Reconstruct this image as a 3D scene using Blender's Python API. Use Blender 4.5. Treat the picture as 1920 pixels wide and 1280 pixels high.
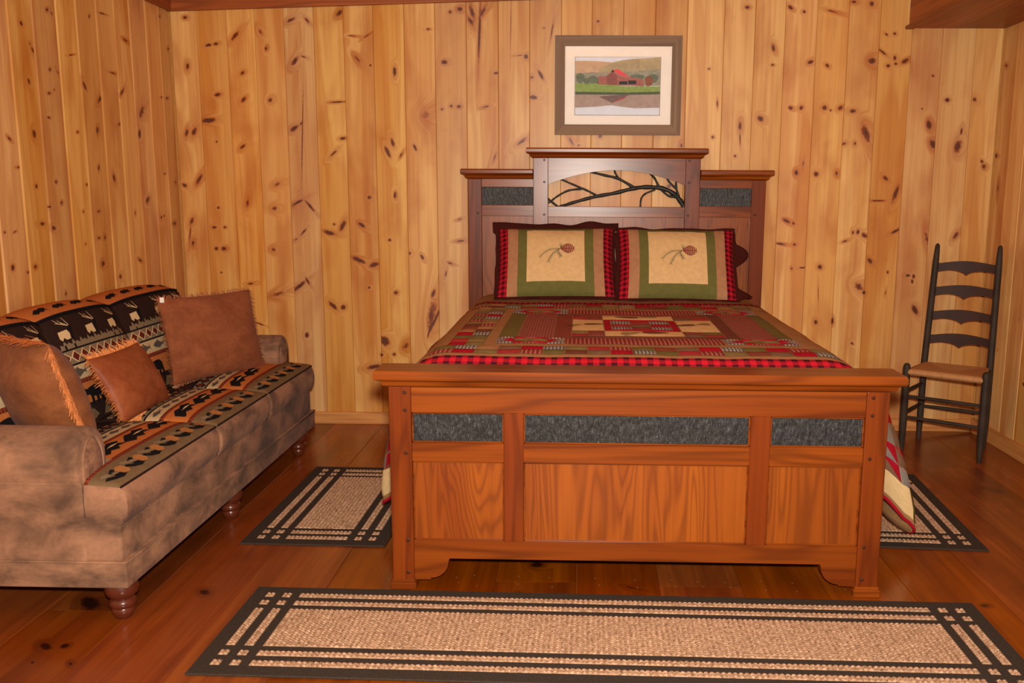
import bpy, bmesh, math, random
from mathutils import Vector, Matrix, Euler, noise as mnoise
random.seed(7)
for o in list(bpy.data.objects): bpy.data.objects.remove(o, do_unlink=True)
scene = bpy.context.scene
COL = scene.collection
R = math.radians

# ------------------------------------------------------------------ camera
CAM = Vector((-0.190, -2.9055, 1.3526)); YAW, PITCH, ROLL, FPX, SHX = -0.02465, -0.16363, 0.00624, 1680.85, 87.9
_fw = Vector((math.sin(YAW)*math.cos(PITCH), math.cos(YAW)*math.cos(PITCH), math.sin(PITCH)))
_r0 = Vector((math.cos(YAW), -math.sin(YAW), 0)); _u0 = _r0.cross(_fw)
_rt = _r0*math.cos(ROLL)+_u0*math.sin(ROLL); _up = _u0*math.cos(ROLL)-_r0*math.sin(ROLL)
cd = bpy.data.cameras.new('camera'); cam = bpy.data.objects.new('camera', cd); COL.objects.link(cam)
cd.sensor_fit = 'HORIZONTAL'; cd.sensor_width = 36; cd.lens = FPX/1920*36; cd.shift_x = -SHX/1920
cd.clip_start = 0.05
cam.matrix_world = Matrix(((_rt.x, _up.x, -_fw.x, CAM.x), (_rt.y, _up.y, -_fw.y, CAM.y), (_rt.z, _up.z, -_fw.z, CAM.z), (0, 0, 0, 1)))
scene.camera = cam
def ray(px, py): return _fw + _rt*((px-960-SHX)/FPX) + _up*((640-py)/FPX)
def hit(px, py, ax, v):
    d = ray(px, py); return CAM + d*((v-CAM[ax])/d[ax])

# ------------------------------------------------------------------ light
world = bpy.data.worlds.new('world'); scene.world = world; world.use_nodes = True
bg = world.node_tree.nodes['Background']; bg.inputs[0].default_value = (1.0, 0.86, 0.70, 1); bg.inputs[1].default_value = 0.30
def area(name, loc, target, sx, sy, power, col):
    l = bpy.data.lights.new(name, 'AREA'); l.shape = 'RECTANGLE'; l.size = sx; l.size_y = sy; l.energy = power; l.color = col
    o = bpy.data.objects.new(name, l); COL.objects.link(o); o.location = loc
    o.rotation_euler = (Vector(target)-Vector(loc)).to_track_quat('-Z', 'Y').to_euler(); return o
area('camera_flash_offscreen', (-0.17, -2.93, 1.50), (0.0, 2.2, 1.02), 0.10, 0.07, 175, (1.0, 0.90, 0.78))   # the flash on the camera
scene.view_settings.view_transform = 'Standard'; scene.view_settings.look = 'None'
scene.view_settings.exposure = 0.0; scene.view_settings.gamma = 1.0
scene.view_settings.use_curve_mapping = False

# ------------------------------------------------------------------ helpers
def lin(r, g, b):
    f = lambda c: ((c/255+0.055)/1.055)**2.4 if c/255 > 0.04045 else c/255/12.92
    return (f(r), f(g), f(b), 1)
class MB:
    def __init__(s): s.v = []; s.f = []; s.m = []; s.uv = []
    def add(s, verts, faces, m=0, uv=None):
        n = len(s.v); s.v += [tuple(p) for p in verts]; s.f += [[i+n for i in f] for f in faces]
        s.m += [m]*len(faces) if isinstance(m, int) else list(m)
        s.uv += uv if uv else [(0, 0)]*len(verts); return s
    def box(s, x0, x1, y0, y1, z0, z1, bev=0.0, m=0, seg=1):
        b = bmesh.new(); bmesh.ops.create_cube(b, size=1)
        for v in b.verts: v.co = ((x0+x1)/2+v.co.x*(x1-x0), (y0+y1)/2+v.co.y*(y1-y0), (z0+z1)/2+v.co.z*(z1-z0))
        if bev: bmesh.ops.bevel(b, geom=list(b.edges), offset=bev, segments=seg, profile=0.5, affect='EDGES')
        return s.bm(b, m)
    def bm(s, b, m=0, mat=None):
        b.verts.index_update()
        vs = [(mat @ v.co) if mat else v.co for v in b.verts]
        s.add(vs, [[v.index for v in f.verts] for f in b.faces], m); b.free(); return s
    def prism(s, poly, axis, a0, a1, m=0):
        def mk(p, a):
            return (a, p[0], p[1]) if axis == 0 else (p[0], a, p[1]) if axis == 1 else (p[0], p[1], a)
        n = len(poly); vs = [mk(p, a0) for p in poly]+[mk(p, a1) for p in poly]
        fs = [list(range(n)), list(range(2*n-1, n-1, -1))]+[[i, i+n, (i+1) % n+n, (i+1) % n] for i in range(n)]
        return s.add(vs, fs, m)
    def lathe(s, prof, c, n=16, m=0):
        vs = []; fs = []
        for r, z in prof:
            for k in range(n):
                a = 2*math.pi*k/n; vs.append((c[0]+r*math.cos(a), c[1]+r*math.sin(a), c[2]+z))
        for i in range(len(prof)-1):
            for k in range(n):
                fs.append([i*n+k, i*n+(k+1) % n, (i+1)*n+(k+1) % n, (i+1)*n+k])
        fs.append(list(range(n-1, -1, -1))); fs.append([(len(prof)-1)*n+k for k in range(n)])
        return s.add(vs, fs, m)
    def tube(s, pts, rad, n=8, m=0, flat=1.0):
        pts = [Vector(p) for p in pts]; vs = []; fs = []
        if not isinstance(rad, (list, tuple)): rad = [rad]*len(pts)
        ref = None
        for i, p in enumerate(pts):
            d = (pts[min(i+1, len(pts)-1)]-pts[max(i-1, 0)]).normalized()
            if ref is None: ref = Vector((0, 0, 1)) if abs(d.z) < 0.9 else Vector((1, 0, 0))
            a = d.cross(ref).normalized(); b = a.cross(d).normalized(); ref = b
            for k in range(n):
                t = 2*math.pi*k/n; vs.append(p+a*(rad[i]*math.cos(t))+b*(rad[i]*math.sin(t)*flat))
        for i in range(len(pts)-1):
            for k in range(n):
                fs.append([i*n+k, i*n+(k+1) % n, (i+1)*n+(k+1) % n, (i+1)*n+k])
        fs.append(list(range(n-1, -1, -1))); fs.append([(len(pts)-1)*n+k for k in range(n)])
        return s.add(vs, fs, m)
    def grid(s, fn, us, vs_, m=0, uv=None, flip=False):
        nu, nv = len(us), len(vs_); P = [fn(u, v) for v in vs_ for u in us]
        U = [uv(u, v) for v in vs_ for u in us] if uv else [(u, v) for v in vs_ for u in us]
        F = []; M = []
        for j in range(nv-1):
            for i in range(nu-1):
                q = [j*nu+i, j*nu+i+1, (j+1)*nu+i+1, (j+1)*nu+i]
                F.append(q[::-1] if flip else q)
                M.append(m((us[i]+us[i+1])/2, (vs_[j]+vs_[j+1])/2) if callable(m) else m)
        return s.add(P, F, M, U)
def ls(a, b, n): return [a+(b-a)*i/n for i in range(n+1)]
def tag(o, label=None, cat=None, group=None, kind=None):
    if label: o['label'] = label
    if cat: o['category'] = cat
    if group: o['group'] = group
    if kind: o['kind'] = kind
    return o
def obj(name, mb, mats, parent=None, smooth=None, normals=False, **kw):
    me = bpy.data.meshes.new(name); me.from_pydata(mb.v, [], mb.f)
    mats = mats if isinstance(mats, (list, tuple)) else [mats]
    for m in mats: me.materials.append(m)
    me.polygons.foreach_set('material_index', mb.m)
    ul = me.uv_layers.new(name='UVMap')
    for l in me.loops: ul.data[l.index].uv = mb.uv[l.vertex_index]
    if normals:
        b = bmesh.new(); b.from_mesh(me); bmesh.ops.recalc_face_normals(b, faces=b.faces); b.to_mesh(me); b.free()
    me.update()
    if smooth is not None:
        me.polygons.foreach_set('use_smooth', [True]*len(me.polygons)); me.set_sharp_from_angle(angle=R(smooth))
    o = bpy.data.objects.new(name, me); COL.objects.link(o)
    if parent: o.parent = parent
    tag(o, **kw); return o
def empty(name, loc=(0, 0, 0), rz=0, **kw):
    o = bpy.data.objects.new(name, None); COL.objects.link(o); o.location = loc; o.rotation_euler = (0, 0, rz)
    o.empty_display_size = 0.1; tag(o, **kw); return o
def catmull(P, n):
    P = [Vector(p) for p in P]; out = []
    for i in range(len(P)-1):
        a, b, c, d = P[max(i-1, 0)], P[i], P[i+1], P[min(i+2, len(P)-1)]
        for k in range(n):
            t = k/n; out.append(0.5*((2*b)+(c-a)*t+(2*a-5*b+4*c-d)*t*t+(3*b-a-3*c+d)*t**3))
    out.append(P[-1]); return out
def cmf(P, t):
    n = len(P)-1; i = min(int(t*n), n-1); t = t*n-i
    a, b, c, d = P[max(i-1, 0)], P[i], P[i+1], P[min(i+2, n)]
    return 0.5*((2*b)+(c-a)*t+(2*a-5*b+4*c-d)*t*t+(3*b-a-3*c+d)*t**3)

# ------------------------------------------------------------------ materials
class NT:
    def __init__(s, name):
        s.mat = bpy.data.materials.new(name); s.mat.use_nodes = True; s.t = s.mat.node_tree
        s.b = s.t.nodes['Principled BSDF']
    def n(s, typ, ins=None, **props):
        x = s.t.nodes.new(typ)
        for k, v in props.items(): setattr(x, k, v)
        for k, v in (ins or {}).items(): s.set(x.inputs[k], v)
        return x
    def set(s, sock, v):
        if isinstance(v, bpy.types.NodeSocket): s.t.links.new(v, sock)
        else: sock.default_value = v
    def math(s, op, a, b=None, c=None):
        x = s.n('ShaderNodeMath', operation=op); s.set(x.inputs[0], a)
        if b is not None: s.set(x.inputs[1], b)
        if c is not None: s.set(x.inputs[2], c)
        return x.outputs[0]
    def vec(s, op, a, b=None):
        x = s.n('ShaderNodeVectorMath', operation=op); s.set(x.inputs[0], a)
        if b is not None: s.set(x.inputs[1], b)
        return x.outputs[1] if op in ('DOT_PRODUCT', 'LENGTH') else x.outputs[0]
    def mix(s, f, a, b, blend='MIX'):
        x = s.n('ShaderNodeMix', data_type='RGBA', blend_type=blend); s.set(x.inputs[0], f); s.set(x.inputs[6], a); s.set(x.inputs[7], b)
        return x.outputs[2]
    def noise(s, co, scale=5, detail=3, rough=0.55, dist=0.0):
        x = s.n('ShaderNodeTexNoise', {'Vector': co, 'Scale': scale, 'Detail': detail, 'Roughness': rough, 'Distortion': dist}); return x.outputs[0]
    def ramp(s, f, stops, interp='LINEAR'):
        x = s.n('ShaderNodeValToRGB', {0: f}); cr = x.color_ramp; cr.interpolation = interp
        while len(cr.elements) > 1: cr.elements.remove(cr.elements[-1])
        cr.elements[0].position = stops[0][0]; cr.elements[0].color = stops[0][1]
        for p, c in stops[1:]:
            e = cr.elements.new(p); e.color = c
        return x.outputs[0]
    def maprange(s, v, a, b, c, d, smooth=False):
        x = s.n('ShaderNodeMapRange', interpolation_type='SMOOTHSTEP' if smooth else 'LINEAR'); s.set(x.inputs[0], v)
        for i, q in enumerate((a, b, c, d)): s.set(x.inputs[i+1], q)
        return x.outputs[0]
    def bump(s, h, strength=0.3, dist=0.002):
        x = s.n('ShaderNodeBump', {'Height': h, 'Strength': strength, 'Distance': dist}); s.set(s.b.inputs['Normal'], x.outputs[0])
    def fin(s, col, rough=0.5, spec=0.5, coat=0.0, coatr=0.1, sheen=0.0):
        s.set(s.b.inputs['Base Color'], col); s.set(s.b.inputs['Roughness'], rough); s.set(s.b.inputs['Specular IOR Level'], spec)
        s.b.inputs['Coat Weight'].default_value = coat; s.b.inputs['Coat Roughness'].default_value = coatr
        s.b.inputs['Sheen Weight'].default_value = sheen; return s.mat
    def obco(s):
        tc = s.n('ShaderNodeTexCoord').outputs['Object']; rnd = s.n('ShaderNodeObjectInfo').outputs['Random']
        return tc, rnd

def wood(name, ca, cb, cc, axis='z', rough=0.4, coat=0.0, ring=26, across=7.0, along=0.55, tint=0.25, fine=0.35, spec=0.4, coatr=0.12):
    t = NT(name); co, rnd = t.obco()
    sc = {'x': (along, across, across), 'y': (across, along, across), 'z': (across, across, along)}[axis]
    off = t.vec('SCALE', t.n('ShaderNodeCombineXYZ', {0: rnd, 1: t.math('MULTIPLY', rnd, 7.3), 2: t.math('MULTIPLY', rnd, 3.1)}).outputs[0])
    t.t.nodes[-1].inputs['Scale'].default_value = 40
    p = t.vec('MULTIPLY', co, sc); p = t.vec('ADD', p, off)
    n1 = t.noise(p, 1.0, 2, 0.5, 0.4)
    rings = t.math('MULTIPLY_ADD', t.math('SINE', t.math('MULTIPLY', n1, ring*2.0)), 0.5, 0.5)
    n2 = t.noise(t.vec('MULTIPLY', p, tuple(9 if k != along else 1.6 for k in sc)), 1.0, 4, 0.6)
    base = t.mix(t.maprange(n1, 0.3, 0.72, 0, 1), ca, cb)
    base = t.mix(t.math('MULTIPLY', t.math('POWER', rings, 2.5), 0.45), base, cc)
    base = t.mix(t.math('MULTIPLY', t.maprange(n2, 0.45, 0.75, 0, 1), fine), base, cc)
    hv = t.n('ShaderNodeHueSaturation', {'Value': t.math('MULTIPLY_ADD', rnd, tint*2, 1-tint), 'Color': base})
    t.bump(n2, 0.12, 0.001)
    return t.fin(hv.outputs[0], rough, spec, coat, coatr)

NK = 7
def pine(name, c1, c2, c3, knot_a, knot_b, rough, coat=0.0, tint=0.09, spec=0.35):
    t = NT(name); co, rnd = t.obco()
    sep = t.n('ShaderNodeSeparateXYZ', {0: co}).outputs
    flat = t.n('ShaderNodeCombineXYZ', {0: sep[0], 2: sep[2]}).outputs[0]
    off = t.n('ShaderNodeCombineXYZ', {0: t.math('MULTIPLY', rnd, 91.0), 1: t.math('MULTIPLY', rnd, 37.0), 2: t.math('MULTIPLY', rnd, 53.0)}).outputs[0]
    wob = t.noise(t.vec('ADD', flat, off), 55, 3, 0.6)
    M = None; H = None
    for k in range(NK):
        A = t.n('ShaderNodeAttribute', attribute_type='GEOMETRY', attribute_name='ka%d' % k).outputs['Vector']
        B = t.n('ShaderNodeAttribute', attribute_type='GEOMETRY', attribute_name='kb%d' % k).outputs['Vector']
        C = t.n('ShaderNodeAttribute', attribute_type='GEOMETRY', attribute_name='kc%d' % k).outputs['Vector']
        d = t.vec('SUBTRACT', flat, A)
        L = t.vec('LENGTH', t.n('ShaderNodeCombineXYZ', {0: t.vec('DOT_PRODUCT', d, B), 1: t.vec('DOT_PRODUCT', d, C)}).outputs[0])
        dk = t.n('ShaderNodeSeparateXYZ', {0: A}).outputs[1]
        L = t.math('ADD', L, t.math('MULTIPLY_ADD', dk, -1.1, 1.1))
        M = L if M is None else t.math('MINIMUM', M, L)
    H = t.maprange(M, 0.8, 3.4, 1, 0, True)
    M = t.maprange(t.math('ADD', M, t.math('MULTIPLY_ADD', wob, 1.1, -0.55)), 0.45, 1.5, 1, 0, True)
    p = t.vec('ADD', t.vec('MULTIPLY', flat, (6.0, 1, 0.55)), off)
    warp = t.n('ShaderNodeCombineXYZ', {0: t.math('MULTIPLY', H, 0.55)}).outputs[0]
    p = t.vec('ADD', p, warp)
    n1 = t.noise(p, 1.0, 2, 0.5, 0.5)
    rings = t.math('MULTIPLY_ADD', t.math('SINE', t.math('MULTIPLY', n1, 46.0)), 0.5, 0.5)
    n2 = t.noise(t.vec('MULTIPLY', p, (10, 1, 1.5)), 1.0, 4, 0.6)
    n3 = t.noise(t.vec('ADD', t.vec('MULTIPLY', flat, (5.0, 1, 2.6)), off), 1.0, 3, 0.5, 0.3)
    base = t.mix(t.maprange(n1, 0.36, 0.62, 0, 1), c1, c2)
    base = t.mix(t.math('MULTIPLY', t.math('POWER', rings, 2.0), 0.20), base, c3)
    base = t.mix(t.math('MULTIPLY', t.maprange(n2, 0.42, 0.78, 0, 1), 0.42), base, c3)
    base = t.mix(t.math('MULTIPLY', t.maprange(n3, 0.5, 0.72, 0, 1), 0.5), base, c3)
    base = t.mix(t.math('MULTIPLY', H, 0.46), base, c3)
    kc = t.mix(t.maprange(t.math('ADD', M, t.math('MULTIPLY', t.math('SUBTRACT', wob, 0.5), 0.5)), 0.3, 0.95, 0, 1), knot_a, knot_b)
    base = t.mix(t.maprange(M, 0.06, 0.55, 0, 0.95), base, kc)
    sat = t.n('ShaderNodeHueSaturation', {'Hue': t.math('MULTIPLY_ADD', t.math('FRACT', t.math('MULTIPLY', rnd, 17.3)), 0.005, 0.4975),
        'Saturation': t.math('MULTIPLY_ADD', t.math('FRACT', t.math('MULTIPLY', rnd, 5.7)), 0.10, 0.95),
        'Value': t.math('MULTIPLY_ADD', rnd, tint*2, 1-tint), 'Color': base})
    t.bump(n2, 0.10, 0.001)
    return t.fin(sat.outputs[0], rough, spec, coat, 0.15)

def plain(name, col, rough=0.6, spec=0.4, var=0.12, scale=30, bump=0.0, bscale=200, sheen=0.0, coat=0.0):
    t = NT(name); co, rnd = t.obco()
    n = t.noise(co, scale, 3, 0.6)
    c = t.n('ShaderNodeHueSaturation', {'Value': t.maprange(n, 0.25, 0.75, 1-var, 1+var), 'Color': col}).outputs[0]
    if bump: t.bump(t.noise(co, bscale, 2, 0.5), bump, 0.002)
    return t.fin(c, rough, spec, coat, 0.15, sheen)

def fabric(name, colA, colB=None, f=60.0, mode='plain', rough=0.95, colC=None, wid=0.5):
    """woven cloth; f = repeats per metre in the cloth's own (u, v) metres"""
    t = NT(name); uv = t.n('ShaderNodeUVMap').outputs[0]; s = t.n('ShaderNodeSeparateXYZ', {0: uv}).outputs
    a = t.math('LESS_THAN', t.math('FRACT', t.math('MULTIPLY', s[0], f)), wid)
    b = t.math('LESS_THAN', t.math('FRACT', t.math('MULTIPLY', s[1], f)), wid)
    if mode == 'check': c = t.mix(t.math('MULTIPLY', t.math('ADD', a, b), 0.5), colA, colB)
    elif mode == 'stripe': c = t.mix(t.math('MULTIPLY', a, t.math('MULTIPLY_ADD', b, 0.5, 0.5)), colA, colB)
    elif mode == 'grid': c = t.mix(t.math('MAXIMUM', a, b), colA, colB)
    else: c = colA
    n = t.noise(uv, 35, 3, 0.6); n2 = t.noise(uv, 700, 2, 0.5)
    hv = t.n('ShaderNodeHueSaturation', {'Value': t.math('ADD', t.maprange(n, 0.25, 0.75, 0.88, 1.1), t.math('MULTIPLY_ADD', n2, 0.2, -0.1)), 'Color': c})
    t.bump(t.math('ADD', t.math('MULTIPLY', n2, 0.4), n), 0.25, 0.003)
    return t.fin(hv.outputs[0], rough, 0.06)

M = {}
M['pine'] = pine('knotty_pine', lin(226, 178, 108), lin(202, 138, 66), lin(168, 88, 36), lin(146, 68, 30), lin(80, 36, 20), 0.42)
M['floor'] = pine('varnished_floor', lin(142, 70, 14), lin(116, 50, 9), lin(76, 29, 6), lin(70, 22, 6), lin(34, 12, 6), 0.24, coat=0.15, tint=0.14, spec=0.4)
M['groove'] = plain('board_backing_wood', lin(202, 138, 66), 0.8)
WA, WB, WC = lin(144, 70, 15), lin(110, 46, 9), lin(60, 20, 5)
M['cherry_x'] = wood('cherry_rail', WA, WB, WC, 'x', 0.28, 0.0, tint=0.06, spec=0.32)
M['cherry_y'] = wood('cherry_side', WA, WB, WC, 'y', 0.3, 0.35, tint=0.06)
M['cherry_z'] = wood('cherry_post', lin(130, 58, 13), lin(102, 40, 9), WC, 'z', 0.28, 0.0, tint=0.07, spec=0.32)
M['oak_panel'] = wood('oak_panel', lin(148, 76, 16), lin(124, 56, 12), lin(86, 33, 8), 'z', 0.34, 0.0, spec=0.32, ring=60, across=6.0, along=0.7, tint=0.05)
M['beam'] = wood('beam_wood', lin(170, 92, 38), lin(140, 66, 24), lin(96, 40, 14), 'x', 0.45, tint=0.06)
M['soffit'] = wood('beam_wood_lengthwise', lin(170, 92, 38), lin(140, 66, 24), lin(96, 40, 14), 'y', 0.45, tint=0.06)
M['base'] = wood('baseboard_wood', lin(212, 152, 88), lin(192, 124, 62), lin(160, 88, 40), 'x', 0.45, tint=0.08)
M['frame'] = wood('weathered_frame', lin(146, 118, 92), lin(122, 96, 74), lin(84, 62, 46), 'x', 0.7, tint=0.06, ring=10, across=25)
M['peg'] = plain('dark_peg', lin(60, 26, 14), 0.4)
M['chair'] = plain('dark_chair_paint', lin(54, 44, 36), 0.6, 0.2, var=0.3, scale=14, bump=0.1)
M['slat'] = plain('dark_slat_stain', lin(54, 32, 24), 0.55, 0.2, var=0.3, scale=10)
M['twig'] = plain('iron_branch', lin(30, 32, 30), 0.5, var=0.3, scale=40, bump=0.4, bscale=120)
M['legwood'] = plain('turned_leg_wood', lin(88, 38, 22), 0.3, var=0.15, coat=0.2)
def bark():
    t = NT('bark_relief'); co, rnd = t.obco()
    p = t.vec('MULTIPLY', co, (1.0, 1.0, 0.3))
    n = t.noise(p, 165, 4, 0.75, 0.6); n2 = t.noise(co, 25, 2, 0.5)
    c = t.ramp(n, [(0.3, lin(22, 22, 23)), (0.7, lin(36, 36, 37))])
    c = t.mix(t.math('MULTIPLY', n2, 0.2), c, lin(46, 40, 34)); t.bump(n, 0.9, 0.004)
    return t.fin(c, 0.38, 0.6)
M['bark'] = bark()

# ------------------------------------------------------------------ setting
YW, XL, XR, ZT = 2.228, -2.490, 2.095, 2.75
KN = {}
def knots(key, ox, oy, s, rows):
    KN.setdefault(key, []).extend([(ox+x*s, oy+y*s, a*s, b*s, an, dk) for (x, y, a, b, an, dk) in rows])
knots('back', 300, 0, .3125, [(150,105,14,10,0,.8),(165,398,22,12,90,.7),(290,270,18,9,10,.9),(335,263,16,9,10,.9),(450,215,50,14,50,.6),(345,568,18,10,10,.9),(290,722,38,14,5,1),
 (160,795,26,11,80,.8),(205,790,28,14,65,.8),(495,437,16,12,40,.7),(500,597,22,12,50,.8),(495,880,24,12,45,.7),(148,1112,18,12,-30,.8),(235,1075,45,14,60,.7),(600,190,28,14,-60,.4),
 (637,290,20,12,80,.5),(662,600,20,16,60,.6),(785,120,40,14,30,.6),(880,120,36,12,-50,.5),(810,365,40,16,55,.7),(860,340,26,8,-20,.5),(805,770,28,14,35,.85),(848,740,16,7,60,.7),
 (1075,78,26,14,50,.8),(1065,612,50,6,3,.8),(1098,830,18,9,8,.9),(1040,920,40,12,45,.5),(1150,215,36,6,-5,.5),(1240,215,30,6,35,.5),(1185,355,45,14,-50,.4),(1262,392,6,6,0,.9),
 (1408,430,30,11,90,.9),(1365,910,40,13,-65,.8),(1395,855,32,12,-70,.7),(1447,930,26,8,60,.6),(1530,885,22,9,-65,.8),(1590,690,55,50,0,.25),(1740,72,10,9,0,.8),(1800,55,16,12,0,.9),
 (1707,373,18,13,0,.9),(1692,655,9,7,0,.7),(1747,636,9,8,0,.9),(1793,640,12,9,0,.9),(1608,175,14,9,0,.6),(1255,1183,12,9,0,.8),(1410,1170,22,10,90,.8),(705,1105,40,20,20,.35),
 (685,1250,28,22,0,.45),(825,1215,50,10,30,.7),(900,1235,50,10,-50,.7),(525,1215,40,14,80,.5),(340,850,6,6,0,.9),(350,1245,8,8,0,.9),(854,810,390,4,89,.6)])
knots('back', 330, 380, .3125, [(95,110,30,16,70,.6),(85,180,70,5,85,.6),(103,240,20,10,80,.7),(230,147,14,9,0,.9),(293,147,8,7,0,.9),(243,275,12,11,0,.9),(288,275,16,11,0,.9),(272,418,6,6,0,.9),
 (450,485,22,8,5,.7),(585,280,24,18,0,.5),(615,545,90,22,15,.35),(740,500,50,12,40,.85),(790,470,30,8,-60,.7),(765,175,36,10,50,.6),(720,220,24,8,30,.4),(920,180,45,12,-10,.7),(785,793,16,11,90,.9),
 (500,725,50,7,-20,.6),(935,610,26,14,-50,.7)])
knots('back', 600, 300, .3125, [(55,435,40,14,-15,.85),(135,395,36,14,65,.85),(85,385,7,7,0,.8),(250,390,26,12,-35,.85),(295,225,10,9,0,.9),(418,480,9,9,0,.9),(230,598,52,13,-25,.85),(325,628,28,14,15,.9),
 (455,795,11,10,0,.9),(295,765,8,7,0,.9),(80,875,30,12,-45,.85),(140,882,15,13,40,.9),(540,560,18,12,90,.5),(612,580,18,8,-60,.9),(680,800,30,14,70,.7),(670,930,140,38,80,.45),(690,960,90,8,65,.9),
 (660,1010,60,6,75,.9),(390,1085,32,24,-50,.9),(445,1165,10,9,0,.8),(372,1168,9,9,0,.9),(515,1115,40,26,50,.4),(325,1240,42,14,12,.85),(845,485,36,8,5,.6),(780,618,24,9,-20,.5),(840,355,24,7,15,.5),(755,680,26,7,80,.6)])
knots('back', 800, 0, .25, [(340,90,110,28,-75,.5),(395,250,240,10,88,.8),(420,90,100,20,60,.5),(330,160,60,20,-60,.6),(520,548,18,12,0,.8),(445,800,36,9,15,.6),(630,200,200,3,89,.6),(745,425,18,22,0,.8),
 (700,415,45,6,5,.5),(715,1060,65,20,35,.55),(855,560,40,12,-60,.9),(800,730,30,16,-10,.85),(790,580,20,16,0,.5),(940,230,110,8,80,.5),(510,1180,70,16,70,.4),(1085,1060,45,12,-60,.7),(1140,1090,9,9,0,.9),(880,210,12,9,0,.5)])
knots('back', 1240, 0, .25, [(645,55,18,14,0,.8),(840,360,38,18,-75,.65),(835,487,12,9,0,.8),(590,945,48,17,90,.6),(590,1040,50,5,92,.8),(553,1170,10,9,0,.9),(745,890,26,20,-45,.85),(970,58,22,12,-40,.95),
 (1072,88,12,11,0,.9),(1118,465,22,14,25,.95),(970,810,18,13,-20,.9),(1048,808,16,13,50,.9),(385,1028,11,11,0,.85),(420,775,26,6,90,.85),(150,1090,20,12,90,.7),(1065,1225,30,5,80,.6)])
knots('back', 1400, 0, .3516, [(668,325,22,20,0,.8),(668,20,14,14,0,.8),(570,10,18,10,0,.7),(565,592,20,12,0,.8),(635,710,62,24,-72,.65),(520,765,16,10,20,.6),(577,765,10,14,0,.6),(725,278,32,7,-38,.7),
 (790,310,8,12,0,.9),(755,350,10,9,0,.9),(795,340,8,7,0,.9),(845,325,22,10,30,.9),(745,183,10,6,-40,.8),(790,180,8,8,0,.9),(820,188,8,5,0,.7),(740,950,18,10,-40,.8),(795,1030,60,13,70,.75),(700,1070,40,5,0,.8),
 (972,665,26,14,-80,.9),(995,770,24,16,-60,.95),(1070,533,14,11,0,.9),(1125,780,45,22,75,.7),(1145,700,24,8,80,.7),(1215,530,14,18,0,.6),(1264,888,14,17,0,.7),(935,580,6,5,0,.8),(993,404,6,5,0,.9),
 (415,575,14,12,0,.9),(500,575,16,11,30,.8),(448,588,6,6,0,.8),(370,928,13,13,0,.9),(480,925,10,16,0,.6),(265,920,10,13,0,.9),(430,350,14,9,-40,.8),(455,60,45,9,-15,.5),(1115,1255,30,12,55,.6)])
knots('back', 1420, 380, .2656, [(205,128,28,12,-30,.85),(255,145,10,12,0,.8),(165,290,30,8,-8,.95),(262,295,12,10,0,.8),(243,463,7,10,0,.8),(320,458,24,6,2,.95),(442,453,16,16,0,.9),(412,842,13,16,0,.9),
 (530,835,10,24,0,.8),(430,640,90,4,90,.5),(710,205,14,18,0,.8),(755,230,24,16,-40,.85),(675,210,10,16,0,.7),(620,270,24,8,20,.7),(715,590,50,36,-30,.5),(715,600,12,12,0,.9),(752,635,12,12,0,.9),
 (975,200,36,10,28,.9),(795,410,22,12,-50,.95),(920,490,7,10,0,.9),(905,635,22,6,80,.5),(1062,513,16,12,0,.8),(1102,520,10,14,0,.9),(1093,555,9,14,0,.9),(1112,755,34,18,-65,.95),(668,993,14,10,-40,.8),(1195,250,90,22,-80,.35)])
knots('left', 0, 0, .2656, [(150,165,20,9,-70,.9),(235,360,36,9,-65,.8),(212,310,16,5,-60,.7),(203,575,24,9,-75,.8),(242,945,30,12,-80,.9),(66,978,22,8,-50,.8),(332,68,12,8,90,.9),(365,95,20,5,-70,.7),(352,490,11,7,90,.9),
 (348,658,11,9,0,.9),(383,634,8,5,90,.7),(345,830,12,8,-30,.8),(408,510,24,5,-65,.6),(500,388,16,6,10,.8),(597,605,34,8,-70,.9),(548,932,7,7,0,.9),(630,115,14,6,90,.8),(720,95,26,7,-20,.8),(705,700,34,12,65,.8),
 (688,918,26,8,90,.85),(697,1185,18,6,90,.9),(795,515,26,8,-20,.7),(862,648,32,9,65,.8),(845,875,18,10,40,.7),(885,285,26,9,-40,.7),(1000,790,70,24,75,.5),(985,945,30,9,90,1),(1143,686,8,8,0,.9),(1180,693,9,9,0,.9),
 (1187,345,7,14,0,.7),(1128,115,6,12,0,.7),(805,1255,34,9,-80,.85)])
knots('left', 0, 250, .2656, [(257,372,8,16,0,.95),(133,240,20,8,0,.6),(300,638,22,16,0,.7),(90,947,11,20,0,.95),(33,698,8,9,0,.9),(105,695,14,6,30,.7),(250,942,10,14,0,.95),(198,980,8,10,0,.9),(395,342,9,14,0,.8),
 (352,518,12,10,0,.8),(434,490,7,12,0,.9),(380,668,16,14,-40,.9),(697,550,8,9,0,.9),(700,738,9,8,0,.9),(740,735,8,22,0,.6),(728,918,11,18,0,.95),(850,1010,12,20,0,.7),(1042,470,26,12,70,.85),(990,895,18,8,-40,.8),
 (1233,635,9,12,0,.9),(1163,285,7,9,0,.8),(1140,592,8,12,0,.8),(1160,583,6,12,0,.8),(605,780,6,9,0,.7),(465,1130,6,16,0,.7),(955,560,6,20,0,.5),(612,362,6,8,0,.8),(590,552,6,9,0,.7),(1240,342,6,14,0,.7)])
knots('right', 1400, 0, .3516, [(1330,830,8,10,0,.9),(1340,1000,40,6,85,.5),(1385,350,8,10,0,.7)])
knots('floor', 0, 760, .4062, [(416,912,46,30,-10,.9),(945,862,22,12,-5,.9),(210,1112,26,14,-10,.95),(300,1108,22,9,15,.9),(150,1185,10,8,0,.7),(325,1192,12,10,0,.6)])
knots('floor', 860, 1040, .4062, [(360,45,26,12,0,.95),(790,150,46,8,-12,.3)])
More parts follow.
